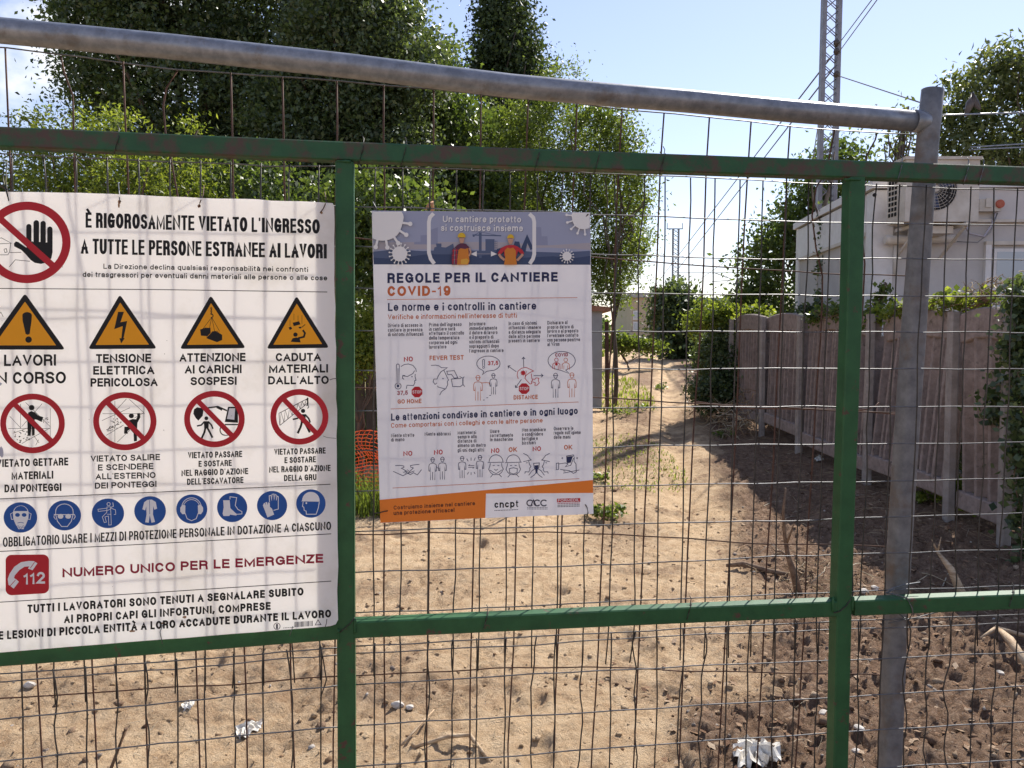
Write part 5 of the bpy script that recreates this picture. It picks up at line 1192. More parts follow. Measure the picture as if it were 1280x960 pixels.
# grass tufts and weeds
def grass(name, label, cat, cx, cy, rx, ry, n, h_, m, seed, kind='stuff', w=.006, lean=.5):
    rs = np.random.RandomState(seed); a = rs.rand(n)*6.28; r_ = rs.rand(n)**.5; x_ = cx+rx*r_*np.cos(a); y_ = cy+ry*r_*np.sin(a); z_ = full_z(x_, y_)-.005
    hh = h_*(.4+.8*rs.rand(n)); b_ = rs.rand(n)*6.28; L = lean*hh; ws = w*(.5+rs.rand(n))
    P0 = np.stack([x_, y_, z_], -1); d = np.stack([np.cos(b_), np.sin(b_), 0*b_], -1); s_ = np.stack([-np.sin(b_), np.cos(b_), 0*b_], -1)*ws[:, None]
    mid = P0+d*(L*.3)[:, None]+np.array([0, 0, 1])*(hh*.6)[:, None]; tip = P0+d*L[:, None]+np.array([0, 0, 1])*hh[:, None]
    V = np.stack([P0-s_, P0+s_, mid+s_*.9, mid-s_*.9, tip-s_*.1, tip+s_*.1], 1).reshape(-1, 3); i0 = np.arange(n)*6
    Fc = np.concatenate([np.stack([i0, i0+1, i0+2, i0+3], -1), np.stack([i0+3, i0+2, i0+5, i0+4], -1)])
    o = from_np(name, V, Fc, m); tag(o, label, cat, kind=kind); return o
gpos = lambda px, py, d: at(px, py, d)
grass('grass', 'tall green grass strip behind the orange net, left of the poster', 'grass', -1.5, 7.6, 1.1, .5, 2600, .3, M['leaf_bright'], 41)
grass('grass', 'patchy green grass along the left margin of the far track', 'grass', 2.2, 19, .9, 4.5, 1500, .10, M['leaf_lime'], 42, w=.01)
grass('grass', 'thin short grass growing on the track just right of the poster', 'grass', 1.35, 10.2, .8, 1.9, 1500, .045, M['leaf_lime'], 47, w=.005, lean=1.2)
grass('grass', 'tall grass by the far end of the track', 'grass', 2.3, 32, 1.4, 2.0, 1400, .3, M['leaf_lime'], 43, w=.016)
grass('grass', 'meadow grass left of the track behind the poster', 'grass', -2.6, 12.5, 3.0, 3, 9000, .28, M['leaf_bright'], 44, w=.01)
def weed(label, px, py, n, s_, seed, m='leaf_bright', rad=.16):
    # place on the ground along the pixel ray
    r = ray(px, py); d = 3.0
    for _ in range(60):
        c = at(px, py, d); e = c.z-gz(c.x, c.y)
        if e < .003: break
        d += max(.02, e*(d/EYE)*.5)
    c = at(px, py, d); z = gz(c.x, c.y)
    th = thing('weed', (c.x, c.y, z), label, 'weed'); rn_ = random.Random(seed); st = MB(); 
    V, Fc, C = clump_leaves([(c.x, c.y, z+.04*s_, rad*s_, rad*s_, .035*s_)], n, 12, .038*s_, seed, .03*s_, .1, .5, 1.5)
    for i in range(7):
        q = C[rn_.randrange(len(C))]; st.tube([(c.x+rn_.uniform(-.03, .03), c.y+rn_.uniform(-.03, .03), z-.01), ((c.x+q[0])/2, (c.y+q[1])/2, z+.03), tuple(q)], [.0025, .002, .001], 5)
    st.build('stem', M['straw'], th); from_np('foliage', V, Fc, M[m], th)
weed('low green weed patch just right of the poster foot', 755, 648, 34, 1.3, 1); weed('small weed clump beyond the poster foot, on the track', 748, 600, 20, 1.2, 2)
weed('tiny weed in the middle of the sunlit track', 805, 512, 12, 1.5, 3); weed('flat weed patch on the left wheel rut', 772, 520, 14, 1.7, 4)
weed('small weed at the right rut of the far track', 826, 487, 10, 1.8, 5); weed('weedy tuft beside the orange net', 462, 628, 22, 1.2, 6, 'leaf_lime'); weed('sprig of weeds under the leaning fence panel', 1150, 628, 26, 1.2, 7, 'leaf_lime', .2)
weed('small weed near the shadow edge of the track', 905, 548, 8, 1.4, 8)
# ------------------------------------------------------------------ orange safety net on the left
M['net'] = mat('orange_plastic_net', (.78, .10, .025), (.85, .17, .05), 10, .5, spec=.3)
net = MB(); nr = random.Random(5)
nx_, nz2 = 34, 20
def netp(u, v):
    x_ = -2.9+3.1*u; y_ = 7.75-.35*u+.10*sin(u*14+v*2); z0 = gz(x_, y_)
    return Vector((x_+.05*sin(v*9+u*20), y_+.07*sin(v*7+u*9)+.25*(1-v)**2*0, z0+.03+v*(.74+.07*sin(u*11)+.04*sin(u*29))))
th = thing('safety_net', (netp(.5, 0).x, netp(.5, 0).y, gz(netp(.5, 0).x, netp(.5, 0).y)), 'sagging orange plastic safety net on the ground left of and behind the poster', 'net')
def ribbon(mb, pts, w, up):
    for a, b_ in zip(pts[:-1], pts[1:]):
        s_ = (b_-a).cross(Vector((.2, 1, 0))).normalized()*w
        mb.poly([a-s_, a+s_, b_+s_, b_-s_])
NU, NV_ = 80, 20
for i in range(NU+1): net.tube([netp(i/NU, j/NV_) for j in range(NV_+1)], .0034, 4)
for j in range(NV_+1): net.tube([netp(i/NU, j/NV_) for i in range(NU+1)], .005 if j in (0, NV_, NV_//2) else .0036, 4)
net.build('mesh', M['net'], th)
for u in (0, .34, .7, 1.0):
    b_ = netp(u, 0); MB().tube([(b_.x, b_.y-.02, b_.z-.1), (b_.x+.02, b_.y-.03, b_.z+.85)], .011, 7).build('stake', M['rust'], th)

# ------------------------------------------------------------------ litter and single things lying about
def on_ground(px, py):
    d = 2.6
    for _ in range(200):
        c = at(px, py, d); e = c.z-gz(c.x, c.y)
        if e < .002: break
        d += max(.004, e*(d/EYE)*.4)
    return Vector((c.x, c.y, gz(c.x, c.y)))
M['sheet'] = mat('white_plastic_scrap', (.72, .70, .66), (.50, .45, .38), 26, .5, 0, .3, 30)
def scrap(name, label, cat, pxs, seed, h_=.03):
    pts = [on_ground(*p) for p in pxs]; rn_ = random.Random(seed); c = sum(pts, Vector())/len(pts)
    # outline refined with ragged edge, then rings towards the middle, all crumpled
    out = []
    for i in range(len(pts)):
        for k in range(5): q = pts[i].lerp(pts[(i+1) % len(pts)], k/5); out.append(q+(q-c)*rn_.uniform(-.05, .03))
    n = len(out); rings = []
    for f in (1, .8, .6, .4, .2):
        rings.append([c+(q-c)*f+Vector((rn_.gauss(0, .003), rn_.gauss(0, .003), .008+h_*(.35*sin(i*.9+f*7)+.35*sin(i*2.3+f*11)+.5*(1-f)+rn_.uniform(-.15, .25)))) for i, q in enumerate(out)])
    for r_ in rings:
        for q in r_: q.z = max(q.z, gz(q.x, q.y)+.004)
    mb = MB()
    for a_, b_ in zip(rings[:-1], rings[1:]):
        for i in range(n):
            j = (i+1) % n; mb.poly([a_[i], a_[j], b_[j]]); mb.poly([a_[i], b_[j], b_[i]])
    ct = c+Vector((0, 0, h_))
    for i in range(n): mb.poly([rings[-1][i], rings[-1][(i+1) % n], ct])
    lo = [q-Vector((0, 0, .002)) for q in rings[0]]
    for i in range(n): j = (i+1) % n; mb.poly([rings[0][j], rings[0][i], lo[i], lo[j]])
    o = mb.build(name, M['sheet']); o.location = (0, 0, 0); return tag(o, label, cat)
scrap('paper_scrap', 'crumpled white paper scrap on the sandy ground below the warning board', 'paper', [(294, 916), (300, 908), (316, 904), (328, 905), (328, 912), (312, 922), (298, 926)], 1, .02)
scrap('plastic_scrap', 'torn white plastic sheet at the bottom right of the track, near the right green upright', 'plastic', [(916, 945), (926, 926), (942, 930), (952, 936), (975, 936), (977, 950), (960, 958), (955, 966), (925, 962)], 2, .035)
scrap('plastic_scrap', 'small clear white plastic scrap left of the larger paper scrap', 'plastic', [(226, 886), (234, 879), (242, 880), (240, 887), (230, 890)], 3, .015)
scrap('plastic_scrap', 'little white scrap in the fence shadow beyond the right green upright', 'plastic', [(1018, 574), (1024, 569), (1030, 576), (1022, 578)], 4, .02)
M['stone'] = mat('pale_stone', (.36, .32, .28), (.52, .48, .44), 20, .8, 0, .5, 40)
def stone(label, px, py, r_, seed):
    c = on_ground(px, py); rs = np.random.RandomState(seed)
    bm2 = bmesh.new(); bmesh.ops.create_icosphere(bm2, subdivisions=2, radius=1)
    sx, sy, sz = .8+.5*rs.rand(), .8+.4*rs.rand(), .5+.3*rs.rand()
    for v in bm2.verts:
        k = 1+.25*(vnoise(np.array([v.co.x*1.7+seed]), np.array([v.co.y*1.7+v.co.z*1.3]))[0]-.5)*2
        v.co = Vector((v.co.x*sx, v.co.y*sy, v.co.z*sz))*r_*k
    me = bpy.data.meshes.new('stone'); bm2.to_mesh(me); bm2.free(); me.materials.append(M['stone'])
    o = bpy.data.objects.new('stone', me); col.objects.link(o); o.location = c+Vector((0, 0, r_*.3)); tag(o, label, 'stone')
for i, a in enumerate([('pale stone right of the right green upright, near the bottom edge', 1074, 916, .02), ('rounded stone between upright and leaning post, low down', 1070, 940, .018), ('stone beside the right green upright at shin height', 1030, 893, .022),
                       ('pale stone at the left edge of the picture below the warning board', 37, 858, .022), ('pale stone pair member left of centre under the poster', 512, 888, .02), ('flat stone under the bottom rail at the centre', 497, 884, .024),
                       ('white stone at the bottom rail by the leaning post', 1093, 738, .03), ('white stone in the fence shade left of the leaning post', 1080, 742, .022), ('stone below the twin pieces of brushwood, far right', 1250, 843, .022)]): stone(*a, i+1)
M['wood'] = mat('splintered_wood', (.30, .19, .11), (.55, .42, .28), 16, .85, 0, .5, 60, stretch=(1, 1, 6))
M['stick'] = mat('dry_stick', (.10, .06, .04), (.22, .15, .10), 20, .9, 0, .5, 60)
def stick(label, pts, r_, m='stick', name='stick', side=()):
    mb = MB(); mb.tube(pts, r_, 8)
    for s_ in side: mb.tube(s_[0], s_[1], 6)
    tag(mb.build(name, M[m]), label, 'stick')
b0 = on_ground(1000, 742); dd = b0.y
stick('thin broken sapling stump standing upright in the track, left of the right green upright', [b0-Vector((0, 0, .05)), at(992, 715, dd), at(985, 695, dd), at(981, 670, dd), at(979, 640, dd-.02), at(982, 610, dd-.03)], [.028, .022, .016, .012, .009, .005], 'stick', 'stump',
      [([at(988, 700, dd), at(978, 690, dd+.05), at(968, 688, dd+.1)], [.01, .007, .003]), ([at(983, 680, dd), at(990, 662, dd-.05), at(994, 650, dd-.08)], [.009, .006, .003])])
q0 = on_ground(908, 712); q1 = on_ground(985, 722)
stick('dark fallen branch lying to the left of the sapling stump', [q0+Vector((0, 0, .03)), q0.lerp(q1, .3)+Vector((0, .02, .05)), q0.lerp(q1, .7)+Vector((0, -.01, .03)), q1+Vector((0, 0, .02))], [.012, .02, .018, .012])
s0 = on_ground(1245, 795); s1 = on_ground(1290, 850)
stick('split pale piece of wood lying on the soil at the far right', [s0+Vector((0, 0, .05)), s0.lerp(s1, .4)+Vector((0, 0, .06)), s1+Vector((0, 0, .03))], [.008, .022, .018], 'wood', 'wood_splinter')
s2 = on_ground(1225, 812)
stick('second pale splinter crossing behind the split wood at the far right', [s2+Vector((0, 0, .06)), s0+Vector((0, 0, .04)), s0+Vector((.12, -.05, .02))], [.004, .014, .01], 'wood', 'wood_splinter')
v0 = on_ground(1205, 745); vt = at(1172, 690, v0.y+.2)
stick('torn root end with light bark in the shade right of the leaning post', [v0+Vector((0, 0, -.02)), (v0+vt)/2+Vector((0, 0, .03)), vt], [.03, .022, .008], 'wood', 'root', [([vt, vt+Vector((-.04, 0, .08))], [.008, .002]), ([vt, vt+Vector((.02, 0, .10))], [.008, .002])])
r0 = on_ground(560, 930); r1 = on_ground(605, 940)
stick('exposed curved root at the bottom centre', [r0-Vector((.15, 0, .02)), r0+Vector((0, 0, .03)), r0.lerp(r1, .6)+Vector((0, .02, .045)), r1+Vector((.03, -.05, -.02))], [.006, .009, .009, .005], 'wood', 'root')
r0 = on_ground(530, 910)
stick('bleached twig lying left of the exposed root', [r0+Vector((-.07, -.16, .01)), r0+Vector((0, 0, .03)), r0+Vector((.03, .12, .02))], [.004, .005, .002], 'wood', 'twig')
t0 = at(137, 965, 2.1); t1_ = at(158, 910, 2.05)
stick('short dark stick poking up through the mesh at the bottom left', [Vector((t0.x-.02, t0.y, .1)), t0, t1_], [.005, .0055, .0045])
# tangle of dried roots beside the right upright
rs_ = random.Random(12); rt = MB()
c0 = on_ground(1010, 720)
for i in range(60):
    a = rs_.uniform(0, 6.28); L = rs_.uniform(.08, .3); p = c0+Vector((rs_.gauss(.05, .16), rs_.gauss(-.1, .28), .01)); p.z = gz(p.x, p.y)
    rt.tube([p, p+Vector((cos(a)*L*.4, sin(a)*L*.4, rs_.uniform(.01, .07))), p+Vector((cos(a+.5)*L, sin(a+.5)*L, rs_.uniform(0, .05)))], [.003, .0026, .0012], 5)
tag(rt.build('root_tangle', M['straw']), 'tangle of dry pale rootlets around the foot of the right green upright', 'roots', kind='stuff')

# ------------------------------------------------------------------ concrete palisade fence on the right
M['conc'] = mat('weathered_concrete', (.20, .155, .14), (.31, .25, .23), 16, .9, 0, .5, 45, c3=(.10, .08, .065), s3=9, t3=(.58, .70), dist=.006)
M['conc_post'] = mat('grey_concrete', (.22, .19, .175), (.33, .295, .275), 9, .9, 0, .5, 50, dist=.005)
cf = thing('concrete_fence', (3.7, 9, gz(3.7, 9)), 'weathered concrete palisade fence of upright slats and arched caps, right of the track', 'fence')
cr = random.Random(31)
FX = 3.7
ys_ = [5.85, 6.6, 8.15, 10.1, 11.6, 13.3]
for k in range(len(ys_)-1):
    y0, y1 = ys_[k], ys_[k+1]; lean = cr.uniform(-.02, .05) + (.05 if k == 1 else 0); sag = cr.uniform(-.03, .03)
    zt = lambda y_: 1.78+.02*(y_-5)+.06*sin(pi*(y_-y0)/(y1-y0))+sag*(y_-y0)
    zb = lambda y_: float(base_z(np.array([3.6]), np.array([y_]))[0])+.20+(.06 if k % 2 else .0)
    # cap beam, arched, and bottom beam
    MB().beam([(FX+lean+.01, y0+.05+(y1-y0-.1)*i/8, zt(y0+.05+(y1-y0-.1)*i/8)-.12) for i in range(9)], .07, .24, .012, up=(0, 0, 1)).build('cap_beam', M['conc'], cf)
    MB().beam([(FX-lean*.5, y0+.05+(y1-y0-.1)*i/5, zb(y0+.05+(y1-y0-.1)*i/5)) for i in range(6)], .08, .15, .012, up=(0, 0, 1)).build('bottom_beam', M['conc'], cf)
    n = int((y1-y0-.12)/.128)
    for i in range(n):
        yc = y0+.105+(y1-y0-.21)*i/(n-1); t_ = cr.gauss(0, .008); sl = cr.gauss(0, .012) if not (k == 1 and i in (3, 4)) else .035
        a, b_ = zb(yc)+.07, zt(yc)-.22; w_ = .036; rc = .035; x0, x1 = FX-lean*.5+t_+rc, FX+lean+t_+rc; w_ = .024
        dp_ = .055; MB().hexa([(x0-dp_, yc-w_*.75, a), (x0+dp_, yc-w_, a), (x0+dp_, yc+w_, a), (x0-dp_, yc+w_*.75, a), (x1-dp_, yc-w_*.75+sl, b_), (x1+dp_, yc-w_+sl, b_), (x1+dp_, yc+w_+sl, b_), (x1-dp_, yc+w_*.75+sl, b_)]).build('slat', M['conc'], cf)
for k, y_ in enumerate(ys_):
    zg = gz(3.65, y_); le = cr.uniform(-.02, .02)
    MB().beam([(3.64, y_, zg-.3), (3.64+le*.5, y_+le*.3, zg+.9), (3.64+le, y_+le, 1.80+.02*(y_-5))], .08, .08, .015, up=(0, 1, 0)).build('post', M['conc_post'], cf)
# ivy on fence
def vine(label, pts, n, size, m, seed, r_=.012, csz=.07, blobr=.12):
    bl_ = []
    pts = [Vector(p) for p in pts]
    for a, b_ in zip(pts[:-1], pts[1:]):
        for i in range(4): c = a.lerp(b_, i/4); bl_.append((c.x, c.y, c.z, blobr, blobr, blobr*.8))
    th = thing('climbing_ivy', (pts[0].x, pts[0].y, pts[0].z), label, 'ivy'); V, Fc, C = clump_leaves(bl_, n, 14, size, seed, csz, .1, .75, .3)
    rn_ = random.Random(seed); mb = MB()
    mb.tube(pts, [r_]*len(pts), 6)
    for i in range(22):
        s_ = pts[rn_.randrange(len(pts))]; q = Vector(C[rn_.randrange(len(C))]); mb.tube([s_, s_.lerp(q, .5)+Vector((rn_.gauss(0, .05), rn_.gauss(0, .05), rn_.gauss(0, .05))), q], [.005, .004, .002], 5)
    mb.build('stem', M['stick'], th); from_np('foliage', V, Fc, M[m], th)
vine('light green creeper trailing along the top of the concrete fence right of the leaning post', [(3.75, 8.2, 1.86), (3.8, 7.6, 1.93), (3.75, 7.1, 1.93), (3.78, 6.6, 1.92), (3.7, 6.2, 1.93)], 95, .05, 'leaf_lime', 51)
vine('dark ivy hanging over the near end of the concrete fence at the right edge', [(3.68, 5.95, 1.05), (3.66, 5.75, 1.5), (3.72, 5.8, 1.9), (3.85, 5.95, 2.0)], 190, .055, 'leaf_dark', 52, .02, .09, .14)
vine('small dark ivy column growing from the ground up the near fence post', [(3.62, 5.5, .1), (3.63, 5.55, .6), (3.63, 5.6, 1.0), (3.65, 5.6, 1.4)], 150, .055, 'leaf_dark', 53, .02, .09, .13)
vine('scrap of ivy on the fence seen right beside the leaning post', [(3.72, 8.35, 1.75), (3.78, 8.3, 1.95), (3.9, 8.4, 2.2)], 40, .05, 'leaf_mid', 54, .008, .07, .08)
vine('low ivy and weeds in the gap under the leaning fence panel', [(3.85, 7.6, .35), (3.85, 7.0, .32), (3.9, 6.5, .3)], 90, .05, 'leaf_lime', 55, .008, .09, .14)
# dry vine bundle on the fence, upper right
dv = MB(); dr = random.Random(61)
for i in range(90):
    c = Vector((3.8+dr.gauss(0, .06), dr.uniform(5.7, 6.6), 1.98+dr.gauss(0, .05))); p = [c]
    a = dr.uniform(0, 6.28)
    for j in range(5): a += dr.gauss(0, .7); p.append(p[-1]+Vector((cos(a)*.03, sin(a)*.07, dr.gauss(0, .03))))
    dv.tube(p, [.004, .0038, .0034, .003, .0022, .001], 4)
tag(dv.build('dry_vines', M['straw']), 'matted bundle of dry brown vines on top of the fence at the right edge', 'vines', kind='stuff')
dv = MB()
for i in range(260):
    c = Vector((dr.uniform(3.2, 3.75), dr.uniform(11.5, 14.5), 0)); c.z = gz(c.x, c.y)+dr.uniform(0, 1.2)*(c.x-3.1); p = [c]; a = dr.uniform(0, 6.28)
    for j in range(5): a += dr.gauss(0, .6); p.append(p[-1]+Vector((cos(a)*.08, sin(a)*.12, dr.gauss(-.02, .06))))
    dv.tube(p, [.006, .0055, .005, .004, .003, .001], 4)
tag(dv.build('dry_vines', M['straw']), 'tangled dry stems heaped against the far end of the concrete fence', 'vines', kind='stuff')

# ------------------------------------------------------------------ grey prefabricated cabin with air conditioner
M['wall'] = mat('grey_render', (.45, .43, .43), (.52, .50, .49), 3, .85, 0, .12, 70)
M['panel'] = mat('pale_panel', (.50, .48, .48), (.57, .545, .54), 2.5, .7, 0, .1, 40)
M['white'] = mat('white_paint', (.70, .69, .70), (.60, .585, .58), 6, .5)
M['trim'] = mat('beige_metal_trim', (.58, .54, .49), (.50, .46, .41), 8, .55)
M['glass'] = mat('window_glass', (.38, .42, .47), (.44, .48, .53), .6, .12, spec=.6)
house = thing('site_cabin', (6.5, 10.1, gz(4.6, 10)), 'grey flat-roofed cabin with white corner, window and air conditioner, standing behind the concrete fence', 'building')
cz0 = -.1
K = Vector((at(1092, 300, 10).x, 10, 0))            # near left corner
fd = Vector((1, -.035, 0)).normalized()              # along the front, to the right
sd = Vector((.09, 1, 0)).normalized()                # along the side, away
ztop = at(1092, 236, 10).z
def HB(u0, u1, v0, v1, z0, z1, m, name, parent=house):
    P_ = lambda u, v, z: K+fd*u+sd*v+Vector((0, 0, z))
    return MB().hexa([P_(u0, v0, z0), P_(u1, v0, z0), P_(u1, v1, z0), P_(u0, v1, z0), P_(u0, v0, z1), P_(u1, v0, z1), P_(u1, v1, z1), P_(u0, v1, z1)]).build(name, M[m], parent)
HB(.012, 6, .02, 3.55, cz0, ztop-.03, 'wall', 'wall')
HB(-.012, .23, -.02, .25, cz0, ztop-.02, 'white', 'corner_post')
HB(-.014, .10, 3.45, 3.62, cz0, ztop-.02, 'white', 'corner_post')
HB(-.05, 6.05, -.06, 3.7, ztop, ztop+.10, 'white', 'roof')
HB(.24, 6, -.015, .015, ztop-.38, ztop-.012, 'panel', 'fascia')
HB(.24, 6, -.045, .012, ztop-.42, ztop-.385, 'trim', 'ledge')
HB(-.018, .01, .26, 3.44, ztop-.50, ztop-.03, 'white', 'fascia')
HB(-.03, .008, .26, 3.44, ztop-.55, ztop-.505, 'trim', 'ledge')
for v in (1.3, 2.4): HB(-.004, .01, v, v+.02, cz0, ztop-.56, 'trim', 'panel_joint')
# window
u_ = lambda px: (at(px, 350, 9.96).x-K.x)
wz1, wz0 = at(1245, 302, 9.96).z, at(1245, 380, 9.96).z-.15
win = HB(u_(1229), u_(1229)+1.35, -.05, .03, wz0-.05, wz0-.005, 'trim', 'window')
wf_ = HB(u_(1229), u_(1229)+.07, -.04, .03, wz0, wz1-.045, 'white', 'frame', win); wf_.location = win.matrix_world.translation*0
for a in ((u_(1229)+1.28, u_(1229)+1.35, -.04, .03, wz0, wz1-.045), (u_(1229)+.62, u_(1229)+.70, -.038, .03, wz0, wz1-.045)): HB(*a, 'white', 'frame', win).location = (0, 0, 0)
HB(u_(1229), u_(1229)+1.35, -.042, .03, wz1-.045, wz1, 'trim', 'frame', win).location = (0, 0, 0)
HB(u_(1229)+.1, u_(1229)+.6, -.03, .028, wz0+.01, wz1-.09, 'white', 'sash', win).location = (0, 0, 0)
HB(u_(1229)+.14, u_(1229)+.56, -.034, .02, wz0+.05, wz1-.13, 'glass', 'pane', win).location = (0, 0, 0)
HB(u_(1229)+.74, u_(1229)+1.25, -.034, .02, wz0+.05, wz1-.1, 'glass', 'pane', win).location = (0, 0, 0)
# round vent hole in the corner post
cc = at(1093.5, 243.5, 9.97)
MB().tube([cc+Vector((0, .02, 0)), cc+Vector((0, -.004, 0))], .022, 14).build('vent_hole', M['black'], house)
# air conditioner
M['acwhite'] = mat('aged_white_metal', (.56, .53, .49), (.44, .40, .35), 5, .5)
acz0, acz1 = at(1150, 277, 9.4).z, at(1150, 199.5, 9.4).z
ax0, ax1 = at(1132, 240, 9.4).x, at(1224, 240, 9.4).x
ac = thing('air_conditioner', ((ax0+ax1)/2, 9.6, acz0), 'weathered white outdoor air conditioner unit with round black fan grille on the cabin wall', 'air conditioner')
yf = 9.4; yb_ = 9.78
MB().box(ax0, ax1, yf, yb_, acz0, acz1).build('casing', M['acwhite'], ac)
MB().box(ax0-.02, ax1+.02, yf-.02, yb_+.02, acz1, acz1+.035).build('lid', M['acwhite'], ac)
# side grille on the left face (visible obliquely): dark slots
sx0, sx1 = at(1111, 240, 9.72).x, ax0
MB().hexa([(sx0, yb_-.02, acz0+.01), (sx1, yf+.01, acz0+.01), (sx1, yb_, acz0+.01), (sx0+.02, yb_, acz0+.01), (sx0, yb_-.02, acz1-.01), (sx1, yf+.01, acz1-.01), (sx1, yb_, acz1-.01), (sx0+.02, yb_, acz1-.01)]).build('side_panel', M['acwhite'], ac)
for i in range(9):
    for j in range(3):
        f0 = .10+.17*j; f1 = f0+.12; z_ = acz0+.09+(acz1-acz0-.14)*i/9
        A0 = Vector((sx0, yb_-.02, 0)); B0 = Vector((sx1, yf+.01, 0)); n_ = Vector((-(B0-A0).y, (B0-A0).x, 0)).normalized()*-.004
        if n_.x > 0: n_ = -n_
        p0 = A0.lerp(B0, f0)+n_; p1 = A0.lerp(B0, f1)+n_
        MB().poly([p0+Vector((0, 0, z_)), p1+Vector((0, 0, z_)), p1+Vector((0, 0, z_+.045)), p0+Vector((0, 0, z_+.045))]).build('vent_slot', M['black'], ac)
fc = at(1169, 236, 9.4); fr_ = .25
fz = min(max(fc.z, acz0+.27), acz1-.27)
hub = Vector((fc.x, yf-.012, fz))
mb = MB(); mb.poly([(hub.x+fr_*cos(2*pi*i/36), yf-.002, fz+fr_*sin(2*pi*i/36)) for i in range(36)]); mb.build('fan_opening', M['black'], ac)
fb = MB()
for k in range(3):
    a0 = k*2.094+.4; fb.poly([(hub.x+r_*cos(a0+da), yf-.0035-dy, fz+r_*sin(a0+da)) for r_, da, dy in ((.05, -.3, 0), (.22, -.25, .002), (.23, .35, .004), (.06, .6, .003))])
fb.build('fan_blade', M['hill2'], ac)
for r_ in (.05, .085, .12, .155, .19, .22, .25):
    MB().tube([(hub.x+r_*cos(2*pi*i/32), yf-.02, fz+r_*sin(2*pi*i/32)) for i in range(33)], .0024, 5, cap=False).build('grille_ring', M['acwhite'], ac)
gs = MB()
for i in range(24):
    a = 2*pi*i/24; gs.tube([(hub.x+.04*cos(a), yf-.022, fz+.04*sin(a)), (hub.x+.25*cos(a+.25), yf-.016, fz+.25*sin(a+.25))], .002, 4)
gs.build('grille_spokes', M['acwhite'], ac)
MB().tube([(hub.x, yf-.004, fz), (hub.x, yf-.03, fz)], .038, 16).build('hub_badge', M['acwhite'], ac)
for px_ in (1150, 1208):
    bx_ = at(px_, 280, 9.4).x
    MB().beam([(bx_, 9.36, acz0-.03), (bx_, 9.98, acz0-.03)], .045, .045, .004).build('bracket', M['trim'], ac)
    MB().beam([(bx_, 9.42, acz0-.05), (bx_, 9.96, acz0-.36)], .03, .03, .004).build('brace', M['trim'], ac)
# pipework and box
pw = thing('pipework', (at(1150, 300, 9.9).x, 9.9, at(1150, 300, 9.9).z), 'cream drain pipe and cable duct on the cabin wall under the air conditioner', 'pipe')
MB().tube([at(1106, 300, 9.86), at(1112, 300.5, 9.86), at(1150, 300, 9.86), at(1194, 298.5, 9.86)], [.052, .058, .05, .05], 14).build('duct', M['trim'], pw)
MB().tube([at(1119, 306, 9.88), at(1119, 345, 9.88)], .022, 10).build('downpipe', M['trim'], pw)
MB().tube([at(1200, 270, 9.86), at(1212, 292, 9.86), at(1230, 296, 9.88), at(1240, 280, 9.9), at(1245, 262, 9.9)], .013, 8).build('cable', M['pale'], pw)
MB().tube([at(1196, 302, 9.86), at(1222, 303, 9.88), at(1238, 290, 9.9), at(1247, 266, 9.9)], .008, 8).build('cable', M['grey'], pw)
MB().box(at(1150, 285, 9.6).x, at(1186, 285, 9.6).x, 9.5, 9.9, at(1150, 293, 9.6).z, at(1150, 284, 9.6).z).build('drip_tray', M['trim'], pw)
jb = thing('junction_box', at(1237, 256, 9.9), 'small white junction box with round red cover beside the air conditioner', 'box')
a, b_ = at(1224, 264, 9.84), at(1252, 249, 9.84); MB().box(a.x, b_.x, 9.84, 9.97, a.z, b_.z).build('box', M['acwhite'], jb)
c = at(1249.5, 255, 9.84); MB().tube([(c.x, 9.9, c.z), (c.x, 9.815, c.z)], [.056, .05], 18).build('cover', mat('rusty_red_plastic', (.34, .06, .035), (.42, .13, .08), 12, .6), jb)
c = at(1236, 254, 9.84); MB().box(c.x-.04, c.x+.03, 9.825, 9.835, c.z-.05, c.z+.06).build('flap', M['trim'], jb)

# slender ivy-clad trunk before the cabin end
tv = [at(1037, 430, 12.2), at(1033, 360, 12.2), at(1035, 300, 12.2), at(1030, 260, 12.3), at(1040, 225, 12.4), at(1043, 190, 12.5)]
tv = [Vector((tv[0].x, tv[0].y, gz(tv[0].x, tv[0].y)))]+tv
th = thing('ivy_clad_trunk', tv[0], 'slender ivy-wrapped trunk in front of the cabin end', 'tree')
mb = MB(); mb.tube(tv, [.06, .055, .05, .045, .035, .025, .012], 8); mb.tube([tv[3], at(1016, 250, 12.3), at(1014, 215, 12.4), at(1022, 160, 12.6)], [.02, .016, .012, .006], 6); mb.build('trunk', M['bark'], th)
bl_ = [pb(1034, 280, 12.2, 8, 22), pb(1034, 330, 12.2, 9, 26), pb(1033, 375, 12.2, 13, 24), pb(1018, 395, 12.2, 16, 16), pb(1030, 415, 12.2, 20, 18)]
V, Fc, C = clump_leaves(bl_, 170, 16, .06, 71, .10, .2, .8); from_np('foliage', V, Fc, M['leaf_dark'], th)

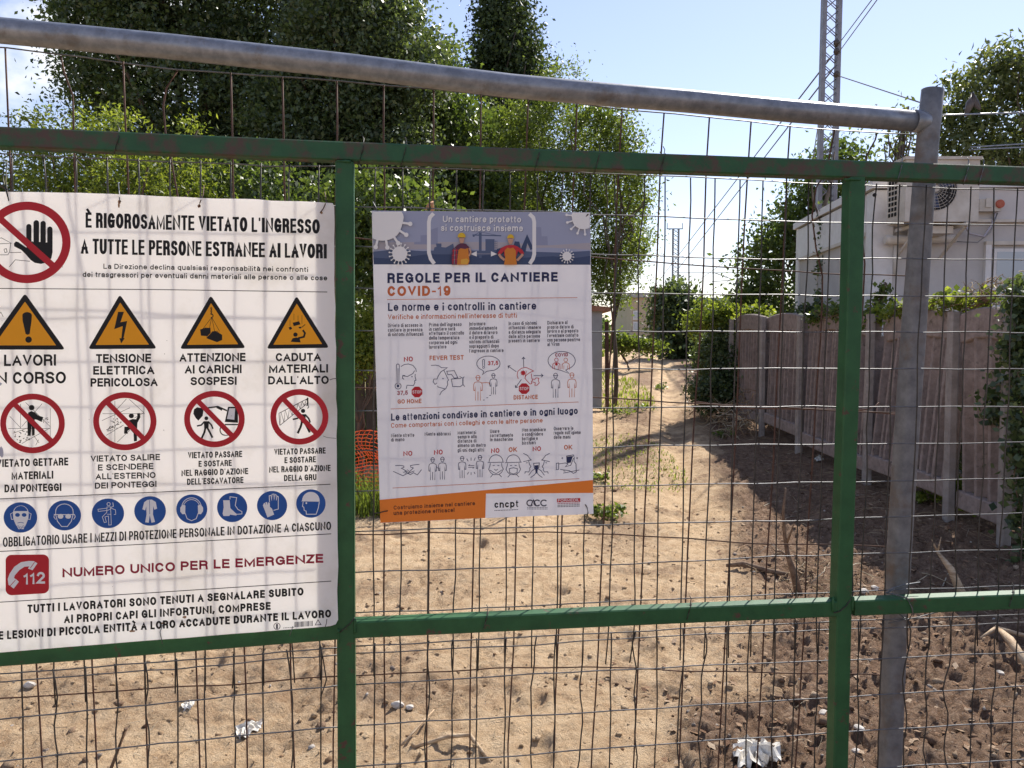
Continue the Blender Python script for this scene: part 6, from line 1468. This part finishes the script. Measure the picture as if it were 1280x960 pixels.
# ------------------------------------------------------------------ far buildings
M['ochre'] = mat('ochre_render', (.46, .36, .26), (.52, .42, .31), 3, .9)
M['fargrey'] = mat('far_grey_concrete', (.34, .33, .33), (.42, .41, .40), 2, .9)
M['roof'] = mat('clay_tile', (.30, .13, .08), (.40, .2, .13), 6, .9)
M['bluegrey'] = mat('blue_grey_metal', (.16, .18, .22), (.2, .23, .27), 2, .6)
def far_building(name, label, px0, px1, pyt, d, depth, m, wins, roof=None):
    a, b_ = at(px0, pyt, d), at(px1, pyt, d); th = thing(name, ((a.x+b_.x)/2, d, 1.0), label, 'building')
    MB().box(a.x, b_.x, d, d+depth, 0, a.z).build('wall', M[m], th)
    MB().box(a.x-.2, b_.x+.2, d-.2, d+depth+.2, a.z+.003, a.z+.22).build('roof', M[roof or 'fargrey'], th)
    for (w0, w1, t0_, b0_, wm) in wins:
        p, q = at(w0, t0_, d), at(w1, b0_, d)
        f_ = MB().box(p.x-.08, q.x+.08, d-.05, d+.03, q.z-.08, p.z+.08).build('window', M['white'], th)
        MB().box(p.x, q.x, d-.08, d-.052, q.z, p.z).build('pane', M[wm], f_).location = (0, 0, 0)
far_building('house', 'pale ochre house with small windows at the far left end of the track', 790, 821, 372, 45, 8, 'ochre', [(793, 797, 390, 398, 'glass'), (793, 797, 404, 412, 'glass'), (812, 817, 404, 409, 'bluegrey')], 'fargrey')
far_building('concrete_building', 'low flat grey concrete building with dark opening above the far bushes', 860, 918, 376, 60, 10, 'fargrey', [(888, 908, 384, 392, 'bluegrey')])
far_building('container', 'blue-grey container half hidden behind the sunlit bush at the far right of the track', 878, 906, 408, 33, 3, 'bluegrey', [])
hut = thing('concrete_hut', (at(740, 440, 16).x, 16, gz(1.6, 16)), 'small grey concrete hut with a tiled edge at the right border of the poster', 'hut')
a = at(712, 388, 15.5); b_ = at(753, 388, 15.5)
MB().box(a.x, b_.x, 15.5, 17.2, .1, a.z).build('wall', M['fargrey'], hut)
MB().hexa([(a.x-.1, 15.4, a.z+.003), (b_.x+.15, 15.4, a.z-.02), (b_.x+.15, 17.3, a.z-.02), (a.x-.1, 17.3, a.z+.003), (a.x-.1, 15.4, a.z+.14), (b_.x+.15, 15.4, a.z+.06), (b_.x+.15, 17.3, a.z+.06), (a.x-.1, 17.3, a.z+.14)]).build('roof', M['roof'], hut)
MB().beam([(b_.x+.08, 15.3, .3), (b_.x+.06, 15.3, 1.95)], .07, .07).build('post', M['rust'], hut)
# timber lean-to behind the gap left of the poster
shed = thing('timber_shed', (at(455, 400, 10).x, 10, gz(-1.8, 10)), 'dark weathered timber shed behind the gap between the green upright and the poster', 'shed')
M['darkwood'] = mat('dark_weathered_timber', (.05, .038, .03), (.12, .09, .07), 8, .9, 0, .4, 30, stretch=(1, 1, .2))
for i in range(17):
    x_ = at(400, 400, 10).x+.14*i; MB().box(x_, x_+.125, 10+.01*(i % 2), 10.03+.01*(i % 2), .1, 1.75+.02*((i*7) % 3)).build('board', M['darkwood'], shed)
MB().box(at(398, 400, 10).x-.1, at(398, 400, 10).x+2.6, 9.9, 11.4, 1.82, 1.88).build('roof', M['darkwood'], shed)
for i in range(4): x_ = at(400, 400, 10).x+.7*i; MB().box(x_, x_+.09, 10.08, 10.17, 0, 1.8).build('post', M['darkwood'], shed)

# ------------------------------------------------------------------ railway masts, signals and lines
M['mast'] = mat('grey_painted_steel', (.20, .20, .23), (.27, .27, .30), 5, .5, .3)
def mast(label, px0, px1, pyt, d, h_extra, lw, bays, tilt=0):
    a, b_ = at(px0, 420, d), at(px1, 420, d); w_ = b_.x-a.x; zt = at(px0, pyt, d).z+h_extra; zb = gz(a.x, d)-.2
    th = thing('lattice_mast', ((a.x+b_.x)/2, d, zb), label, 'mast', None)
    dx = (zt-zb)*tilt
    for yy in (d, d+w_*.25):
        for xx in (a.x, b_.x): MB().beam([(xx, yy, zb), (xx+dx, yy, zt)], lw, lw, lw*.1, up=(0, 1, 0)).build('leg', M['mast'], th)
    n = bays
    for fidx, (yy) in enumerate((d, d+w_*.25)):
        lc = MB()
        for i in range(n):
            z0_, z1_ = zb+(zt-zb)*i/n, zb+(zt-zb)*(i+1)/n; o0 = dx*i/n; o1 = dx*(i+1)/n; sgn = fidx
            lc.tube([(a.x+o0, yy-.01, z0_), (b_.x+o1, yy-.01, z1_)], lw*.12, 5); lc.tube([(b_.x+o0, yy+.01, z0_), (a.x+o1, yy+.01, z1_)], lw*.12, 5)
        lc.build('lacing', M['mast'], th)
    return th, a, b_, zt
m1, ma, mb_, mzt = mast('tall grey steel lattice mast rising out of the picture left of the leaning post', 1019.5, 1038, 0, 21, 2.5, .105, 36, .006)
M['insul'] = mat('brown_insulator', (.06, .05, .05), (.1, .08, .07), 10, .4)
ins = []
for py_ in (54, 64.5, 93):
    c = at(1043, py_, 21); e = at(1049, py_, 20.9); ins.append(e)
    MB().tube([c, c.lerp(e, .3), c.lerp(e, .35), c.lerp(e, .6), c.lerp(e, .65), e], [.05, .05, .09, .09, .05, .05], 10).build('insulator', M['insul'], m1)
m2, *_ = mast('small distant lattice mast with a crossarm above the far end of the track', 840, 847, 286, 70, 0, .13, 26)
c = at(843.5, 286, 70); MB().beam([(c.x-.7, 70, c.z), (c.x+.7, 70, c.z)], .08, .08, .01).build('crossarm', M['mast'], m2)
for dx in (-.66, .66): MB().tube([(c.x+dx, 70, c.z), (c.x+dx, 70, c.z+.5)], .03, 6).build('insulator', M['insul'], m2)
sg = thing('railway_signal', (at(926, 380, 50).x, 50, gz(14, 50)), 'railway signal with two round grey discs, one above the other, above the sunlit bush', 'signal')
cx_ = at(924.5, 380, 50).x
MB().tube([(cx_+.1, 50.1, 0), (cx_+.1, 50.1, at(0, 350, 50).z)], .07, 8).build('post', M['mast'], sg)
for py_ in (352.5, 365): c = at(924.5, py_, 50); MB().tube([(c.x, 50, c.z), (c.x, 49.94, c.z)], .27, 20).build('disc', M['fargrey'], sg)
c = at(934, 362, 50); MB().box(c.x-.1, c.x+.1, 50, 50.1, c.z-.45, c.z+.5).build('ladder', M['mast'], sg); MB().box(c.x-.4, c.x+.35, 50.11, 50.2, c.z-.03, c.z+.03).build('bracket', M['mast'], sg)
M['cable'] = mat('overhead_cable', (.16, .15, .15), (.22, .2, .2), 10, .6)
def cable(label, pts, r_, m='cable', sag=0):
    P_ = []
    for i in range(len(pts)-1):
        for j in range(8):
            f = j/8; q = pts[i].lerp(pts[i+1], f); q.z -= sag*4*f*(1-f); P_.append(q)
    P_.append(pts[-1]); tag(MB().tube(P_, r_, 5).build('overhead_wire', M[m]), label, 'wire')
def cable_px(label, a, b_, r0, m='cable'):      # (px,py,distance) ends
    cable(label, [at(*a), at(*b_)], r0, m)
cable_px('overhead wire running up to the right from the mast\'s top insulator', (1049, 54, 20.9), (1112, -30, 15), .012)
cable_px('overhead wire running up to the right from the mast\'s middle insulator', (1049, 64.5, 20.9), (1118, -30, 15), .012)
cable_px('overhead wire sloping down right from the mast\'s lowest insulator to the leaning post', (1049, 95, 20.9), (1150, 128, 16), .014)
cable_px('left of the pair of long overhead wires receding behind the mast to the horizon', (1040, 70, 21), (792, 392, 120), .022)
cable_px('right of the pair of long overhead wires receding behind the mast to the horizon', (1046, 80, 21), (800, 398, 120), .022)
cable_px('thin overhead wire low over the far bushes', (990, 268, 40), (806, 398, 120), .02)
cable_px('thin lower overhead wire beside the two-disc signal', (970, 320, 45), (815, 402, 120), .02)
cable_px('horizontal catenary stay wire beside the distant mast', (848, 341, 70), (925, 341, 60), .03)
cable_px('short sloping catenary strut above the two-disc signal', (893, 341, 60), (918, 350, 60), .035)
cable_px('short level catenary arm beneath the sloping strut', (890, 352, 60), (918, 350, 60), .03)
cable_px('pale cable crossing the maple from the leaning post to the right edge', (1172, 144, 13.5), (1300, 140, 13), .015, 'galv')
cable_px('upper of the twin pale cables in front of the maple', (1213, 184, 13.5), (1300, 178.5, 13), .012, 'galv')
cable_px('lower of the twin pale cables in front of the maple', (1213, 187, 13.5), (1300, 183, 13), .012, 'galv')
cable_px('left one of two lines crossing the maple top, upper right', (1170, 125, 17), (1300, 58, 14), .012)
cable_px('right one of two lines crossing the maple top, upper right', (1225, 112, 17), (1300, 66, 14), .012)
c = at(1215, 133, 13.5)
tag(MB().tube([c+Vector((-.1, 0, -.15)), c+Vector((-.03, 0, .05)), c+Vector((.0, 0, .2)), c+Vector((.06, 0, .05)), c+Vector((.14, 0, -.05))], [.03, .07, .04, .06, .02], 9).build('cable_joint', M['insul']), 'dark cable joint box hanging on the pale cable in the maple', 'cable joint')

tree('hedge', 'dark ivy thicket in the gap between concrete fence and cabin', 'hedge', [(4.25, 6.2, .95, .28, .7, .7), (4.25, 7.6, .95, .28, .9, .75), (4.3, 9.2, .95, .25, .9, .75), (4.35, 11.5, 1.0, .25, 1.4, .75)], (4.25, 7.8), 1000, 22, .07, M['leaf_dark'], 91, .05, .12, None, .2, 4, .5)

vine('creeper spilling over the fence top just right of the right green upright', [(3.7, 9.9, 1.86), (3.75, 9.4, 1.93), (3.72, 8.9, 1.92)], 60, .05, 'leaf_mid', 56, .008, .09, .1)
vine('dark creeper scrambling up the cabin side beside the ivy-clad trunk', [(4.35, 12.6, 1.5), (4.4, 12.2, 1.9), (4.45, 12.0, 2.1)], 90, .06, 'leaf_dark', 57, .01, .1, .16)
